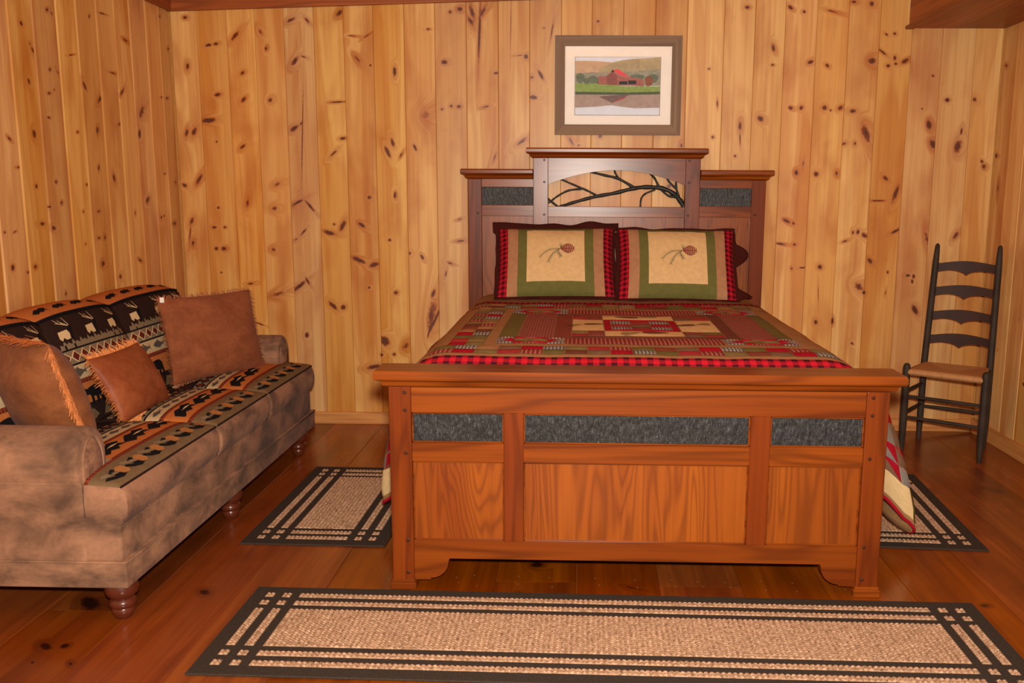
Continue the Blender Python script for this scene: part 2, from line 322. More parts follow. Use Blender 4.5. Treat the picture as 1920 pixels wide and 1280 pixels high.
knots('floor', 1200, 680, .375, [(1790,640,60,8,-10,.5),(1430,640,30,8,-8,.5)])
def plane_knots(key, ax, v, ux, uz):
    """photo ellipses -> (a, b, row1, row2, dark) in the plane's own metres"""
    out = []
    for (px, py, hl, hw, an, dk) in KN.get(key, []):
        P0 = hit(px, py, ax, v); dx = (hit(px+1, py, ax, v)-P0); dy = (hit(px, py-1, ax, v)-P0)
        J = Matrix(((dx.dot(ux), dy.dot(ux)), (dx.dot(uz), dy.dot(uz))))
        c, s = math.cos(R(an)), math.sin(R(an))
        Mi = Matrix(((c*hl, -s*hw), (s*hl, c*hw)))
        A = (J @ Mi).inverted()
        out.append((P0.dot(ux), P0.dot(uz), A[0], A[1], dk, hl*hw))
    return out
def put_knots(o, kl, c0, half, lo, hi, extra=3):
    """each face of the board carries the few knots that reach it"""
    mine = [k for k in kl if abs(k[0]-c0) < half+0.004 and lo < k[1] < hi]
    while len(mine) < extra:
        hl = random.uniform(.006, .016); hw = hl*random.uniform(.5, .9); a = random.uniform(0, math.pi)
        mine.append((c0+random.uniform(-.7, .7)*half, random.uniform(lo, hi), (math.cos(a)/hl, math.sin(a)/hl), (-math.sin(a)/hw, math.cos(a)/hw), random.uniform(.5, .9), 0))
    K = []
    for k in mine:
        inv = Matrix((k[2], k[3])).inverted(); ext = math.hypot(inv[1][0], inv[1][1])
        K.append((k[1]-lo, ext, (k[0]-c0, k[4], k[1]-lo), (k[2][0], 0, k[2][1]), (k[3][0], 0, k[3][1])))
    me = o.data; n = len(me.polygons)
    D = {q+str(i): [d]*n for i in range(NK) for q, d in (('ka', (0, -5, 0)), ('kb', (1, 0, 0)), ('kc', (0, 0, 1)))}
    for p in me.polygons:
        zs = [me.vertices[v].co.z for v in p.vertices]; z0, z1 = min(zs), max(zs)
        near = sorted((max(0, z0-k[0], k[0]-z1)/k[1], -k[1], k) for k in K)
        for i, (d, _, k) in enumerate(near[:NK]):
            if d > 3.6: break
            D['ka%d' % i][p.index] = k[2]; D['kb%d' % i][p.index] = k[3]; D['kc%d' % i][p.index] = k[4]
    for name, vals in D.items():
        at = me.attributes.new(name, 'FLOAT_VECTOR', 'FACE'); at.data.foreach_set('vector', [float(c) for v in vals for c in v])
def plank_mesh(w, L, th=.02, bev=.0035, bevd=.0035, seg=.33):
    """board: across x, face towards -y, length along z"""
    h = w/2-.0005; mb = MB(); ns = max(1, round(L/seg)); pr = [(-h, 0), (-h, -th+bevd), (-h+bev, -th), (h-bev, -th), (h, -th+bevd), (h, 0)]
    vs = [(x, y, L*i/ns) for i in range(ns+1) for x, y in pr]
    fs = [[i*6+k, i*6+k+1, (i+1)*6+k+1, (i+1)*6+k] for i in range(ns) for k in range(5)]
    fs += [[0, 5, 4, 3, 2, 1], [ns*6+k for k in range(6)], [0, ns*6, ns*6+5, 5]]
    return mb.add(vs, fs)
# back wall
wall_back = obj('wall_back', MB().box(XL-.12, XR+.12, YW+.02, YW+.12, -.1, ZT), M['groove'], kind='structure', label='knotty pine plank wall behind the bed')
JX = [-2.482, -2.338, -2.171, -2.014, -1.852, -1.685, -1.519, -1.354, -1.183, -1.012, -0.838, -.661, -.488, -.313, -.145, .027, .202, .377, .578, .745, .909, 1.081, 1.252, 1.423, 1.598, 1.764, 1.944, 2.090]
kb = plane_knots('back', 1, YW, Vector((1, 0, 0)), Vector((0, 0, 1)))
for a, b in zip(JX[:-1], JX[1:]):
    o = obj('plank', plank_mesh(b-a, 2.66, bev=.0025, bevd=.0025), M['pine'], wall_back)
    o.location = ((a+b)/2, YW+.02, 0.0); put_knots(o, kb, (a+b)/2, (b-a)/2, 0.0, 2.66)
# left wall
wall_left = obj('wall_left', MB().box(XL-.12, XL-.02, -1.6, YW+.12, -.1, ZT), M['groove'], kind='structure', label='knotty pine plank wall behind the sofa')
JY = [.776, .943, 1.122, 1.28, 1.456, 1.621, 1.776, 1.947, 2.098, 2.227]
while JY[0] > -1.55: JY.insert(0, JY[0]-.168)
kl = plane_knots('left', 0, XL, Vector((0, 1, 0)), Vector((0, 0, 1)))
for a, b in zip(JY[:-1], JY[1:]):
    o = obj('plank', plank_mesh(b-a, 2.66, bev=.007, bevd=.006), M['pine'], wall_left)
    o.location = (XL-.02, (a+b)/2, 0); o.rotation_euler = (0, 0, R(90)); put_knots(o, kl, (a+b)/2, (b-a)/2, 0, 2.66)
# right wall
wall_right = obj('wall_right', MB().box(XR+.02, XR+.12, -.4, YW+.12, -.1, ZT), M['groove'], kind='structure', label='knotty pine plank wall beside the chair')
JR = [2.227, 2.06, 1.90, 1.735, 1.57, 1.40, 1.235, 1.07, .90, .73, .56, .39, .22, .05, -.12, -.29]
kr = plane_knots('right', 0, XR, Vector((0, -1, 0)), Vector((0, 0, 1)))
for a, b in zip(JR[:-1], JR[1:]):
    o = obj('plank', plank_mesh(a-b, 2.66, bev=.004, bevd=.004), M['pine'], wall_right)
    o.location = (XR+.02, (a+b)/2, 0); o.rotation_euler = (0, 0, R(-90)); put_knots(o, kr, -(a+b)/2, (a-b)/2, 0, 2.66)
# floor boards (run towards the back wall)
floor = obj('floor', MB().box(XL-.1, XR+.1, -3.3, YW+.1, -.12, -.021), M['groove'], kind='structure', label='wide reddish varnished pine board floor')
kf = plane_knots('floor', 2, 0, Vector((1, 0, 0)), Vector((0, 1, 0)))
FX = [.093+.2885*i for i in range(-9, 8)]
cuts = {-3: [.3], -2: [.076], 0: [.059], 1: [-1.2], 2: [1.1], -5: [.95], -7: [-.2], 4: [-.6], 5: [1.5], -1: [-1.4], 3: [-1.0]}
for i in range(len(FX)-1):
    a, b = max(FX[i], XL), min(FX[i+1], XR)
    ys = [-3.2]+cuts.get(i-9, [random.uniform(-1.2, 1.4)])+[YW]
    for y0, y1 in zip(ys[:-1], ys[1:]):
        o = obj('floor_board', plank_mesh(b-a, y1-y0-.001, bev=.002, bevd=.0015), M['floor'], floor)
        o.location = ((a+b)/2, y0, -.020); o.rotation_euler = (R(-90), 0, 0); put_knots(o, kf, (a+b)/2, (b-a)/2, y0, y1, 2)
nailm = plain('nail_head', lin(120, 84, 56), 0.5)
nails = MB()
for x in (-.62, -.55, -.40, -.28, -.12, .02, .15, .24, .33, .45, .56, .74):
    for y in (.045, .11): nails.lathe([(.0034, -.001), (.0034, .0005), (.0018, .0008)], (x+random.uniform(-.012, .012), y+random.uniform(-.015, .015), 0), 6)
obj('nail_heads', nails, nailm, floor, kind='stuff')
# baseboards, beams, soffit
obj('baseboard_back', MB().box(XL+.002, XR-.016, YW-.016, YW-.0005, 0, .072, .002), M['base'], kind='structure', label='low pine baseboard along the wall behind the bed')
mb = MB().box(-.016, 0, -1.4, YW-.02, 0, .085, .002)
o = obj('baseboard_right', MB().box(XR-.016, XR-.0005, -.3, YW-.017, 0, .085, .002), wood('baseboard_wood_side', lin(212, 152, 88), lin(192, 124, 62), lin(160, 88, 40), 'y', 0.45, tint=0.08), kind='structure', label='pine baseboard along the wall beside the chair')
obj('baseboard_left', MB().box(XL+.0005, XL+.016, -1.5, YW-.017, 0, .072, .002), M['base'], kind='structure', label='pine baseboard along the wall behind the sofa')
mb = MB(); mb.prism([(XL-.01, 2.330), (.9, 2.436), (.9, ZT), (XL-.01, ZT)], 1, YW-.03, YW-.0005)
obj('trim_1', mb, M['beam'], kind='structure', label='flat pine trim board running along the top of the back wall')
mb = MB(); mb.prism([(-.8, 2.35), (YW-.031, 2.333), (YW-.031, ZT), (-.8, ZT)], 0, XL+.0005, XL+.03)
obj('trim_2', mb, M['soffit'], kind='structure', label='pine trim board along the top of the wall behind the sofa')
sof = obj('ceiling_soffit', MB().box(1.575, XR-.0005, .3, YW-.0005, 2.255, ZT, .004), M['soffit'], kind='structure', label='reddish brown boxed soffit in the upper corner above the chair')
obj('edge_strip', MB().box(1.555, 1.60, .3, YW-.0005, 2.243, 2.262, .004), M['soffit'], sof)
obj('soffit_board', MB().box(1.60, 1.84, .3, YW-.001, 2.249, 2.256, .002), M['soffit'], sof)
obj('soffit_board', MB().box(1.843, XR-.002, .3, YW-.001, 2.249, 2.256, .002), M['soffit'], sof)
obj('ceiling', MB().box(XL-.12, XR+.12, -3.2, YW+.12, ZT, ZT+.05), M['base'], kind='structure', label='wooden ceiling above the room')

# ------------------------------------------------------------------ bed
bed = empty('bed')
tag(bed, 'reddish wooden panel bed with dark bark inlays and a branch cut-out in its headboard', 'bed')
fb = obj('footboard', MB().box(-.757, .757, .010, .055, .624, .716, .002), M['cherry_x'], bed, label='footboard with top rail, bark panels and bracket apron')
def bracket_poly():
    pts = [(-.757, .176), (-.757, .032), (-.700, .032)]
    for k in range(9):
        a = R(-90+k*90/8+0); pts.append((-.700+.062*math.sin(R(k*90/8)), .098-.060*math.cos(R(k*90/8))))
    pts += [(-.634, .110)]
    return pts+[(-x, z) for x, z in reversed(pts)]
obj('apron_rail', MB().prism(bracket_poly(), 1, .010, .050), M['cherry_x'], fb)
for s in (-1, 1):
    obj('post', MB().box(min(s*.755, s*.830), max(s*.755, s*.830), 0, .072, .030, .716, .004, seg=2), M['cherry_z'], fb)
    mb = MB().box(min(s*.748, s*.838), max(s*.748, s*.838), -.008, .080, 0, .026, .003); mb.box(min(s*.752, s*.834), max(s*.752, s*.834), -.004, .076, .024, .036, .003)
    obj('plinth_block', mb, M['cherry_x'], fb)
    obj('stile', MB().box(min(s*.378, s*.446), max(s*.378, s*.446), .008, .050, .174, .628, .0025), M['cherry_z'], fb)
def barkpanel(x0, x1, z0, z1, y, parent):
    nx, nz = int((x1-x0)/.004), int((z1-z0)/.006)
    def f(u, v):
        h = mnoise.noise(Vector((u*95, v*16, 3.1)))*.0035+mnoise.noise(Vector((u*190, v*50, 9)))*.002
        return (u, y-h, v)
    obj('bark_panel', MB().grid(f, ls(x0, x1, nx), ls(z0, z1, nz)), M['bark'], parent, smooth=60, label='rough dark grey bark inlay')
for x0, x1 in ((-.757, -.444), (-.380, .380), (.444, .757)):
    barkpanel(x0, x1, .518, .628, .022, fb)
    obj('mid_rail', MB().box(x0, x1, .010, .050, .454, .521, .002), M['cherry_x'], fb)
    obj('wood_panel', MB().box(x0, x1, .020, .045, .170, .458), M['oak_panel'], fb)
M['bead'] = M['cherry_x']
def bead(x0, x1, z0, z1, y, parent):
    w = .0045; mb = MB()
    mb.box(x0, x1, y-.003, y+.004, z0, z0+w, .001).box(x0, x1, y-.003, y+.004, z1-w, z1, .001).box(x0, x0+w, y-.003, y+.004, z0, z1, .001).box(x1-w, x1, y-.003, y+.004, z0, z1, .001)
    obj('panel_bead', mb, M['bead'], parent)
for x0, x1 in ((-.755, -.446), (-.378, .378), (.446, .755)):
    bead(x0, x1, .175, .454, .019, fb); bead(x0, x1, .521, .624, .017, fb)
def cap(x0, x1, y0, y1, zb, ht, parent, nm='cap_moulding', ends=(1, 1)):
    """stepped cornice on x0..x1, y0 the front face of the post"""
    mb = MB(); e0, e1 = ends; ov = ht*.62
    prof = [(0, zb), (ov*.35, zb+ht*.12), (ov*.5, zb+ht*.36), (ov*.72, zb+ht*.42)]
    top = [(ov, zb+ht*.5), (ov*1.06, zb+ht*.6), (ov*1.06, zb+ht*.86), (ov*.95, zb+ht)]
    pr = prof+top; n = len(pr); vs = []; fs = []
    for o_, z in pr:
        vs += [(x0-o_*e0, y0-o_, z), (x1+o_*e1, y0-o_, z), (x1+o_*e1, y1+(o_ if y1 < 1 else 0), z), (x0-o_*e0, y1+(o_ if y1 < 1 else 0), z)]
    for i in range(n-1):
        for k in range(4): fs.append([i*4+k, i*4+(k+1) % 4, (i+1)*4+(k+1) % 4, (i+1)*4+k])
    fs.append([3, 2, 1, 0]); fs.append([(n-1)*4+k for k in range(4)])
    mb.add(vs, fs); return obj(nm, mb, M['cherry_x'], parent)
cap(-.832, .832, .0, .070, .714, .060, fb)
def peg(x, y, z, parent, r=.0065):
    mb = MB(); prof = [(r, 0), (r, .002), (r*.6, .004)]
    mb.lathe(prof, (0, 0, 0), 8); mb.v = [(x+p[0], y-p[2], z+p[1]) for p in mb.v]
    obj('peg', mb, M['peg'], parent)
for s in (-1, 1):
    for z in (.695, .635, .487, .178, .062): peg(s*.775, .0, z, fb)
# headboard
HY = 2.171
hb = obj('headboard', MB().box(-.757, .757, HY+.010, HY+.045, .30, .42, .002), M['cherry_x'], bed, label='stepped headboard with branch cut-out')
for s in (-1, 1):
    mn = lambda a, b: (min(s*a, s*b), max(s*a, s*b))
    obj('post', MB().box(*mn(.752, .830), HY, HY+.045, 0, 1.432, .004, seg=2), M['cherry_z'], hb)
    obj('inner_post', MB().box(*mn(.380, .464), HY-.008, HY+.045, .30, 1.548, .003), M['cherry_z'], hb)
    obj('side_rail_top', MB().box(*mn(.462, .754), HY+.006, HY+.045, 1.386, 1.432, .002), M['cherry_x'], hb)
    obj('side_rail_middle', MB().box(*mn(.462, .754), HY+.006, HY+.045, 1.226, 1.286, .002), M['cherry_x'], hb)
    a, b = mn(.462, .754); barkpanel(a, b, 1.284, 1.389, HY+.02, hb)
    obj('wood_panel', MB().box(a, b, HY+.018, HY+.04, .40, 1.230), M['oak_panel'], hb)
    peg(s*.775, HY, 1.24, hb)
    for z in (1.535, 1.415, 1.235): peg(s*.402, HY-.008, z, hb)
cap(-.832, -.466, HY, HY+.045, 1.430, .055, hb, ends=(1, 0)); cap(.466, .832, HY, HY+.045, 1.430, .055, hb, ends=(0, 1))
cap(-.466, .466, HY-.008, HY+.045, 1.546, .055, hb)
arch = [(-.382, 1.550), (-.382, 1.402)]+[(-.382+.764*k/24, 1.402+.080*math.sin(math.pi*k/24)**.9) for k in range(1, 24)]+[(.382, 1.402), (.382, 1.550)]
obj('arched_rail', MB().prism(arch, 1, HY+.004, HY+.045), M['cherry_x'], hb)
obj('centre_rail', MB().box(-.382, .382, HY+.004, HY+.045, 1.222, 1.281, .002), M['cherry_x'], hb)
obj('wood_panel', MB().box(-.382, .0385, HY+.018, HY+.04, .40, 1.226), M['oak_panel'], hb)
obj('wood_panel', MB().box(.040, .382, HY+.0185, HY+.04, .40, 1.226), M['oak_panel'], hb)
def bp(pts, r0, r1):
    P = []
    for i, (x, y) in enumerate(pts):
        h = hit(860+x*.3125, 260+y*.3125, 1, HY+.024); P.append((h.x, h.y+.004*math.sin(i*2.1), h.z))
    C = catmull(P, 4); n = len(C)-1
    return C, [(r0+(r1-r0)*i/n)*(1+.12*math.sin(i*1.7)) for i in range(n+1)]
mb = MB()
for pts, r0, r1 in (([(1352, 415), (1335, 380), (1290, 330), (1220, 297), (1120, 290), (1040, 300), (940, 325), (830, 345), (730, 370), (640, 397), (600, 410)], .014, .0075),
    ([(830, 342), (770, 310), (700, 280), (615, 243), (590, 225)], .006, .0045), ([(740, 300), (660, 310), (600, 340), (565, 365), (540, 385)], .006, .0045), ([(525, 350), (560, 380), (600, 410)], .006, .006),
    ([(1050, 292), (960, 240), (880, 220), (800, 200), (770, 190)], .008, .0055), ([(960, 240), (940, 205), (932, 180)], .006, .005), ([(1200, 287), (1178, 240), (1150, 210), (1140, 190)], .007, .005),
    ([(1320, 350), (1305, 290), (1305, 240)], .008, .005), ([(1305, 300), (1265, 260), (1240, 225)], .006, .0045), ([(1180, 305), (1120, 330), (1095, 360), (1090, 412)], .005, .0055), ([(1215, 305), (1260, 342), (1315, 352)], .006, .007)):
    C, rr = bp(pts, r0, r1); mb.tube(C, rr, 8)
obj('branch', mb, M['twig'], hb, smooth=60, label='dark twisting tree branch in the arched opening')
for s in (-1, 1):
    obj('side_rail', MB().box(min(s*.765, s*.795), max(s*.765, s*.795), .05, HY+.01, .20, .37, .003), M['cherry_y'], bed)
obj('slat_base', MB().box(-.77, .77, .055, HY+.008, .30, .36), M['cherry_y'], bed)

# ------------------------------------------------------------------ mattress and quilt
mm = MB().box(-.735, .735, .10, 2.145, .362, .745, .05, seg=3)
obj('mattress', mm, plain('white_ticking', lin(210, 200, 185), 0.9), smooth=40, label='white mattress under the patchwork quilt on the bed', cat='mattress')
FB = {}
def fab(k, *a, **kw): FB[k] = fabric('cloth_'+k, *a, **kw)
RED, TAN, OLV, BRK, TAU, CRM, NAV = lin(160, 20, 38), lin(158, 116, 76), lin(110, 98, 54), lin(132, 66, 50), lin(122, 92, 70), lin(212, 176, 124), lin(52, 58, 74)
fab('red', RED); fab('tan', TAN); fab('olive', OLV); fab('brick', BRK); fab('taupe', TAU); fab('cream', CRM); fab('brown', lin(112, 62, 48)); fab('khaki', lin(130, 110, 68)); fab('rose', lin(160, 52, 52))
fab('buffalo', lin(188, 28, 42), lin(64, 20, 30), f=24, mode='check'); fab('buffalo_small', lin(176, 26, 40), lin(66, 14, 24), f=34, mode='check')
fab('grey_plaid', lin(176, 164, 148), NAV, f=75, mode='grid', wid=.28); fab('stripe', lin(136, 48, 50), lin(180, 138, 106), f=62, mode='stripe', wid=.34); fab('dots', lin(130, 62, 56), lin(166, 110, 88), f=85, mode='check', wid=.32)
fab('green', lin(104, 100, 54)); fab('floral', lin(214, 184, 134)); fab('sham_tan', lin(168, 122, 88)); fab('chocolate', lin(62, 24, 20)); fab('dark', lin(40, 30, 30))
QT = .79
def qtop(x, y):
    t = min(1, max(0, (abs(x)-.655)/.137)); z = QT-.075*(1-math.sqrt(max(0, 1-t*t)))
    t = min(1, max(0, (.225-y)/.125)); z -= .085*(1-math.sqrt(max(0, 1-t*t)))
    z += .004*mnoise.noise(Vector((x*3.1, y*3.3, 1)))+.0022*mnoise.noise(Vector((x*11, y*12, 5)))
    return Vector((x, y, z))
SK = {1: ([(.79, 2.13), (.79, 1.75), (.79, 1.35), (.79, .95), (.79, .62), (.788, .38), (.76, .2), (.68, .115)],
          [(.90, 2.12, .20), (.97, 1.74, .13), (.93, 1.38, .13), (1.00, 1.02, .09), (1.03, .74, .09), (1.125, .475, .052), (1.005, .43, .20), (.86, .35, .30)]),
      -1: ([(.79, 2.13), (.79, 1.75), (.79, 1.35), (.79, .95), (.79, .62), (.788, .38), (.76, .2), (.68, .115)],
          [(.90, 2.12, .20), (.95, 1.74, .14), (.91, 1.38, .15), (.975, 1.05, .26), (.90, .86, .25), (1.008, .60, .11), (.93, .50, .17), (.82, .36, .28)])}
def skirt(sd, u, s):
    T, B = SK[sd]; T3 = [Vector((a, b, 0)) for a, b in T]; B3 = [Vector(b) for b in B]
    t = cmf(T3, u); b = cmf(B3, u)
    t = Vector((t.x, t.y, qtop(min(t.x, .792), max(t.y, .1005)).z if True else .715)); t.z = min(t.z, .72)
    h = s**.52; fold = .022*math.sin(u*34+sd)*s*(1-.4*s) if u < .78 else 0
    p = Vector((t.x+(b.x-t.x)*h+fold, t.y+(b.y-t.y)*s, t.z+(b.z-t.z)*s))
    if s > .9: p.x -= (s-.9)*.12
    return Vector((sd*p.x, p.y, p.z))
qm = MB()
qm.grid(lambda x, y: qtop(x, y), ls(-.79, .79, 72), ls(.101, 2.13, 72))
for sd in (-1, 1): qm.grid(lambda u, s: skirt(sd, u, s), ls(0, 1, 70), ls(0, 1, 22), flip=(sd == -1), uv=lambda u, s: (u*2.2, s*.65))
quilt = obj('patchwork_quilt', qm, FB['tan'], smooth=180, label='red, tan and olive patchwork quilt draped over the bed', cat='quilt')
smod = quilt.modifiers.new('thickness', 'SOLIDIFY'); smod.thickness = .009; smod.offset = -1
def nrm(fn, a, b, e=.004):
    d1 = fn(a+e, b)-fn(a-e, b); d2 = fn(a, b+e)-fn(a, b-e); n = d1.cross(d2); n.normalize(); return n
NP = [0]
def patch(corners, mat, fn=qtop, n=4, puff=.0035, base=.0018, up=None, m=1):
    """quad of cloth given by its four corners in the quilt's own plan"""
    NP[0] += 1; (a, b, c, d) = [Vector((p[0], p[1])) for p in corners]
    def at(u, v):
        q = (a*(1-u)+b*u)*(1-v)+(d*(1-u)+c*u)*v
        p = fn(q.x, q.y); N = nrm(fn, q.x, q.y)
        if up is not None and N.dot(up) < 0: N = -N
        return p+N*(base+puff*(1-(2*u-1)**4)*(1-(2*v-1)**4))
    wu, wv = (b-a).length*m, (d-a).length*m
    mb = MB().grid(at, ls(0, 1, n if isinstance(n, int) else n[0]), ls(0, 1, n if isinstance(n, int) else n[1]), uv=lambda u, v: (u*wu+a.x, v*wv+a.y))
    return obj('patch', mb, FB[mat], quilt, smooth=180)
def rect(x0, x1, y0, y1, mat, n=4, **k): return patch([(x0+.0012, y0+.0012), (x1-.0012, y0+.0012), (x1-.0012, y1-.0012), (x0+.0012, y1-.0012)], mat, n=n, **k)
def tri(p, q, r, mat, **k): return patch([p, q, r, r], mat, n=3, **k)
rect(-.785, .785, .104, .190, 'buffalo', n=(40, 6))
cyc = ['red', 'grey_plaid', 'khaki', 'stripe', 'tan', 'rose', 'olive', 'taupe', 'stripe', 'brick', 'grey_plaid', 'olive', 'red', 'khaki', 'brown', 'tan']
rr = random.Random(3)
def pick(i, j): return cyc[(i*5+j*7+rr.randint(0, 3)) % len(cyc)]
xs = [-.735+.0815*i for i in range(19)]
fr1 = ['stripe', 'red', 'khaki', 'rose', 'stripe', 'olive', 'brown', 'taupe', 'red', 'grey_plaid', 'olive', 'rose', 'stripe', 'khaki', 'brick', 'taupe', 'red', 'grey_plaid']
fr2 = ['olive', 'grey_plaid', 'tan', 'taupe', 'red', 'grey_plaid', 'khaki', 'rose', 'stripe', 'olive', 'brick', 'taupe', 'red', 'grey_plaid', 'olive', 'red', 'stripe', 'khaki']
for i in range(18):
    rect(xs[i], min(xs[i+1], .745), .226, .305, fr1[i]); rect(xs[i], min(xs[i+1], .745), .305, .384, fr2[i])
    rect(xs[i], min(xs[i+1], .745), 1.50, 1.58, pick(i, 1)); rect(xs[i], min(xs[i+1], .745), 1.58, 1.66, pick(i, 4))
for j in range(14):
    y0 = .384+j*.0797; y1 = y0+.0797
    rect(-.692, -.624, y0, y1, pick(j, 2)); rect(-.624, -.556, y0, y1, pick(j, 6))
rect(-.785, .785, 1.67, 1.735, 'buffalo_small', n=(30, 3)); rect(-.745, .745, 1.735, 1.82, 'taupe', n=(30, 3))
rect(-.516, -.442, .585, 1.29, 'olive', n=(3, 14)); rect(.590, .645, .585, 1.29, 'olive', n=(3, 14))
rect(-.440, -.298, .585, 1.29, 'dots', n=(5, 14)); rect(.448, .588, .585, 1.29, 'dots', n=(5, 14))
rect(-.298, -.228, .585, 1.29, 'brick', n=(3, 14)); rect(.392, .446, .585, 1.29, 'brown', n=(3, 14))
rect(-.228, .392, .585, .628, 'brown', n=(14, 3)); rect(-.228, .392, 1.236, 1.29, 'brick', n=(14, 3))
rect(-.250, .362, .434, .583, 'stripe', n=(14, 5)); rect(-.250, .362, 1.292, 1.440, 'stripe', n=(14, 5))
# centre medallion
for (x0, x1, y0, y1) in ((-.226, -.092, .77, 1.10), (.228, .390, .77, 1.10), (-.092, .228, .63, .768), (-.092, .228, 1.102, 1.234)): rect(x0, x1, y0, y1, 'cream', n=6)
for (x0, x1, y0, y1, c) in ((-.226, -.16, .63, .70, 'rose'), (-.16, -.094, .63, .70, 'dots'), (-.226, -.16, .70, .768, 'khaki'), (-.16, -.094, .70, .768, 'brick'), (.23, .31, .63, .70, 'taupe'), (.31, .39, .63, .70, 'rose'), (.23, .31, .70, .768, 'brick'), (.31, .39, .70, .768, 'olive'),
    (-.226, -.16, 1.102, 1.17, 'rose'), (-.16, -.094, 1.102, 1.17, 'brick'), (.23, .31, 1.102, 1.17, 'taupe'), (.31, .39, 1.102, 1.17, 'rose'), (-.226, -.094, 1.17, 1.234, 'brick'), (.23, .39, 1.17, 1.234, 'brick')): rect(x0, x1, y0, y1, c, n=3)
for (x0, x1, y0, y1) in ((-.090, .226, .770, .800), (-.090, .226, 1.070, 1.100), (-.090, -.060, .800, 1.070), (.196, .226, .800, 1.070)): rect(x0, x1, y0, y1, 'red', n=(4, 4))
cc = [['grey_plaid', 'brick', 'grey_plaid'], ['rose', 'taupe', 'red'], ['grey_plaid', 'rose', 'grey_plaid']]
for i in range(3):
    for j in range(3): rect(-.058+i*.0843, -.058+(i+1)*.0843, .802+j*.0887, .802+(j+1)*.0887, cc[j][i], n=3)
def star(x0, x1, y0, y1):
    X = [x0+(x1-x0)*k/4 for k in range(5)]; Y = [y0+(y1-y0)*k/4 for k in range(5)]
    for i, j in ((0, 0), (3, 0), (0, 3), (3, 3)): rect(X[i], X[i+1], Y[j], Y[j+1], 'grey_plaid', n=3)
    for (a, b, d, e) in ((X[1], X[3], Y[0], Y[1]), (X[1], X[3], Y[4], Y[3])):
        m = (a+b)/2; tri((a, d), (m, e), (a, e), 'red'); tri((b, d), (b, e), (m, e), 'red'); tri((a, d), (b, d), (m, e), 'stripe')
    for (d, e, a, b) in ((X[0], X[1], Y[1], Y[3]), (X[4], X[3], Y[1], Y[3])):
        m = (a+b)/2; tri((d, a), (e, a), (e, m), 'red'); tri((d, b), (e, m), (e, b), 'red'); tri((d, a), (e, m), (d, b), 'grey_plaid')
    for i in (1, 2):
        for j in (1, 2): rect(X[i], X[i+1], Y[j], Y[j+1], ('khaki', 'cream', 'olive', 'khaki')[(i+j) % 4], n=3)
star(-.512, -.254, .434, .583); star(.366, .640, .434, .583); star(-.512, -.254, 1.292, 1.440); star(.366, .640, 1.292, 1.440)
# pine cone applique on the cream blocks
def plan_poly(mb, pts, c, s, rot, m, h=.0068):
    ca, sa = math.cos(rot), math.sin(rot); V = []
    for x, y in pts:
        q = qtop(c[0]+s*(x*ca-y*sa), c[1]+s*(x*sa+y*ca)); V.append(q+Vector((0, 0, h)))
    mb.add(V, [list(range(len(V)))], m)
cone = [(0, -.12), (.18, -.17), (.4, -.15), (.62, -.08), (.75, 0), (.62, .08), (.4, .15), (.18, .17), (0, .12)]
for c, rot, s in (((-.175, .935), R(10), .12), ((.30, .93), R(190), .12), ((.06, .70), R(5), .15), ((.07, 1.168), R(185), .15)):
    mb = MB(); plan_poly(mb, cone, c, s, rot, 0)
    for k in range(7):
        a = R(150+k*10); L = .6
        plan_poly(mb, [(.02, 0), (L*math.cos(a), L*math.sin(a)-.2), (L*math.cos(a)-.02, L*math.sin(a)-.16)], c, s, rot, 1)
    obj('pine_cone_applique', mb, [FB['brown'], FB['olive']], quilt)
# quilt sides: squares, pieced triangles, cream border and binding
for sd in (-1, 1):
    fn = lambda u, s, sd=sd: skirt(sd, u, s); OUT = Vector((sd, -.5, .2))
    rows = [(.01, .16), (.16, .32), (.32, .48), (.48, .62), (.62, .745)]; UE = ls(.015, .70, 15)+[.79, .885, .985]
    for i in range(len(UE)-1):
        u0, u1 = UE[i]+.0006, UE[i+1]-.0006
        for j, (s0, s1) in enumerate(rows):
            k = (i*2+j*3+(i//3)) % 6 if i < 15 else ((2, 0, 3, 1, 2), (1, 4, 2, 4, 1), (2, 5, 0, 4, 2))[i-15][j]
            if k == 0: patch([(u0, s0), (u1, s0), (u1, s1), (u0, s1)], 'red', fn, n=3, up=OUT)
            elif k in (1, 4):
                patch([(u0, s0), (u1, s0), (u0, s1), (u0, s1)], 'red', fn, n=3, up=OUT); patch([(u1, s0), (u1, s1), (u0, s1), (u0, s1)], 'taupe' if k == 1 else 'grey_plaid', fn, n=3, up=OUT, m=2)
            elif k == 2: patch([(u0, s0), (u1, s0), (u1, s1), (u0, s1)], 'grey_plaid', fn, n=3, up=OUT, m=2)
            elif k == 3: patch([(u0, s0), (u1, s0), (u1, s1), (u0, s1)], 'taupe', fn, n=3, up=OUT)
            else:
                patch([(u0, s0), (u1, s0), (u1, s1), (u1, s1)], 'red', fn, n=3, up=OUT); patch([(u0, s0), (u1, s1), (u0, s1), (u0, s1)], 'khaki', fn, n=3, up=OUT)
    patch([(.02, .745), (.70, .745), (.70, .955), (.02, .955)], 'floral', fn, n=(40, 3), up=OUT)
    patch([(.76, .745), (.975, .745), (.975, .955), (.76, .955)], 'floral', fn, n=(16, 3), up=OUT)
    patch([(.702, .70), (.756, .70), (.756, .955), (.702, .955)], 'green', fn, n=3, up=OUT)
    obj('binding', MB().tube([skirt(sd, u, 1.0) for u in ls(0.01, 1, 70)], .0065, 6), FB['red'], quilt, smooth=60, label='red bound hem')
    obj('binding', MB().tube([skirt(sd, 1.0, s) for s in ls(0.05, 1, 20)], .006, 6), FB['red'], quilt, smooth=60)

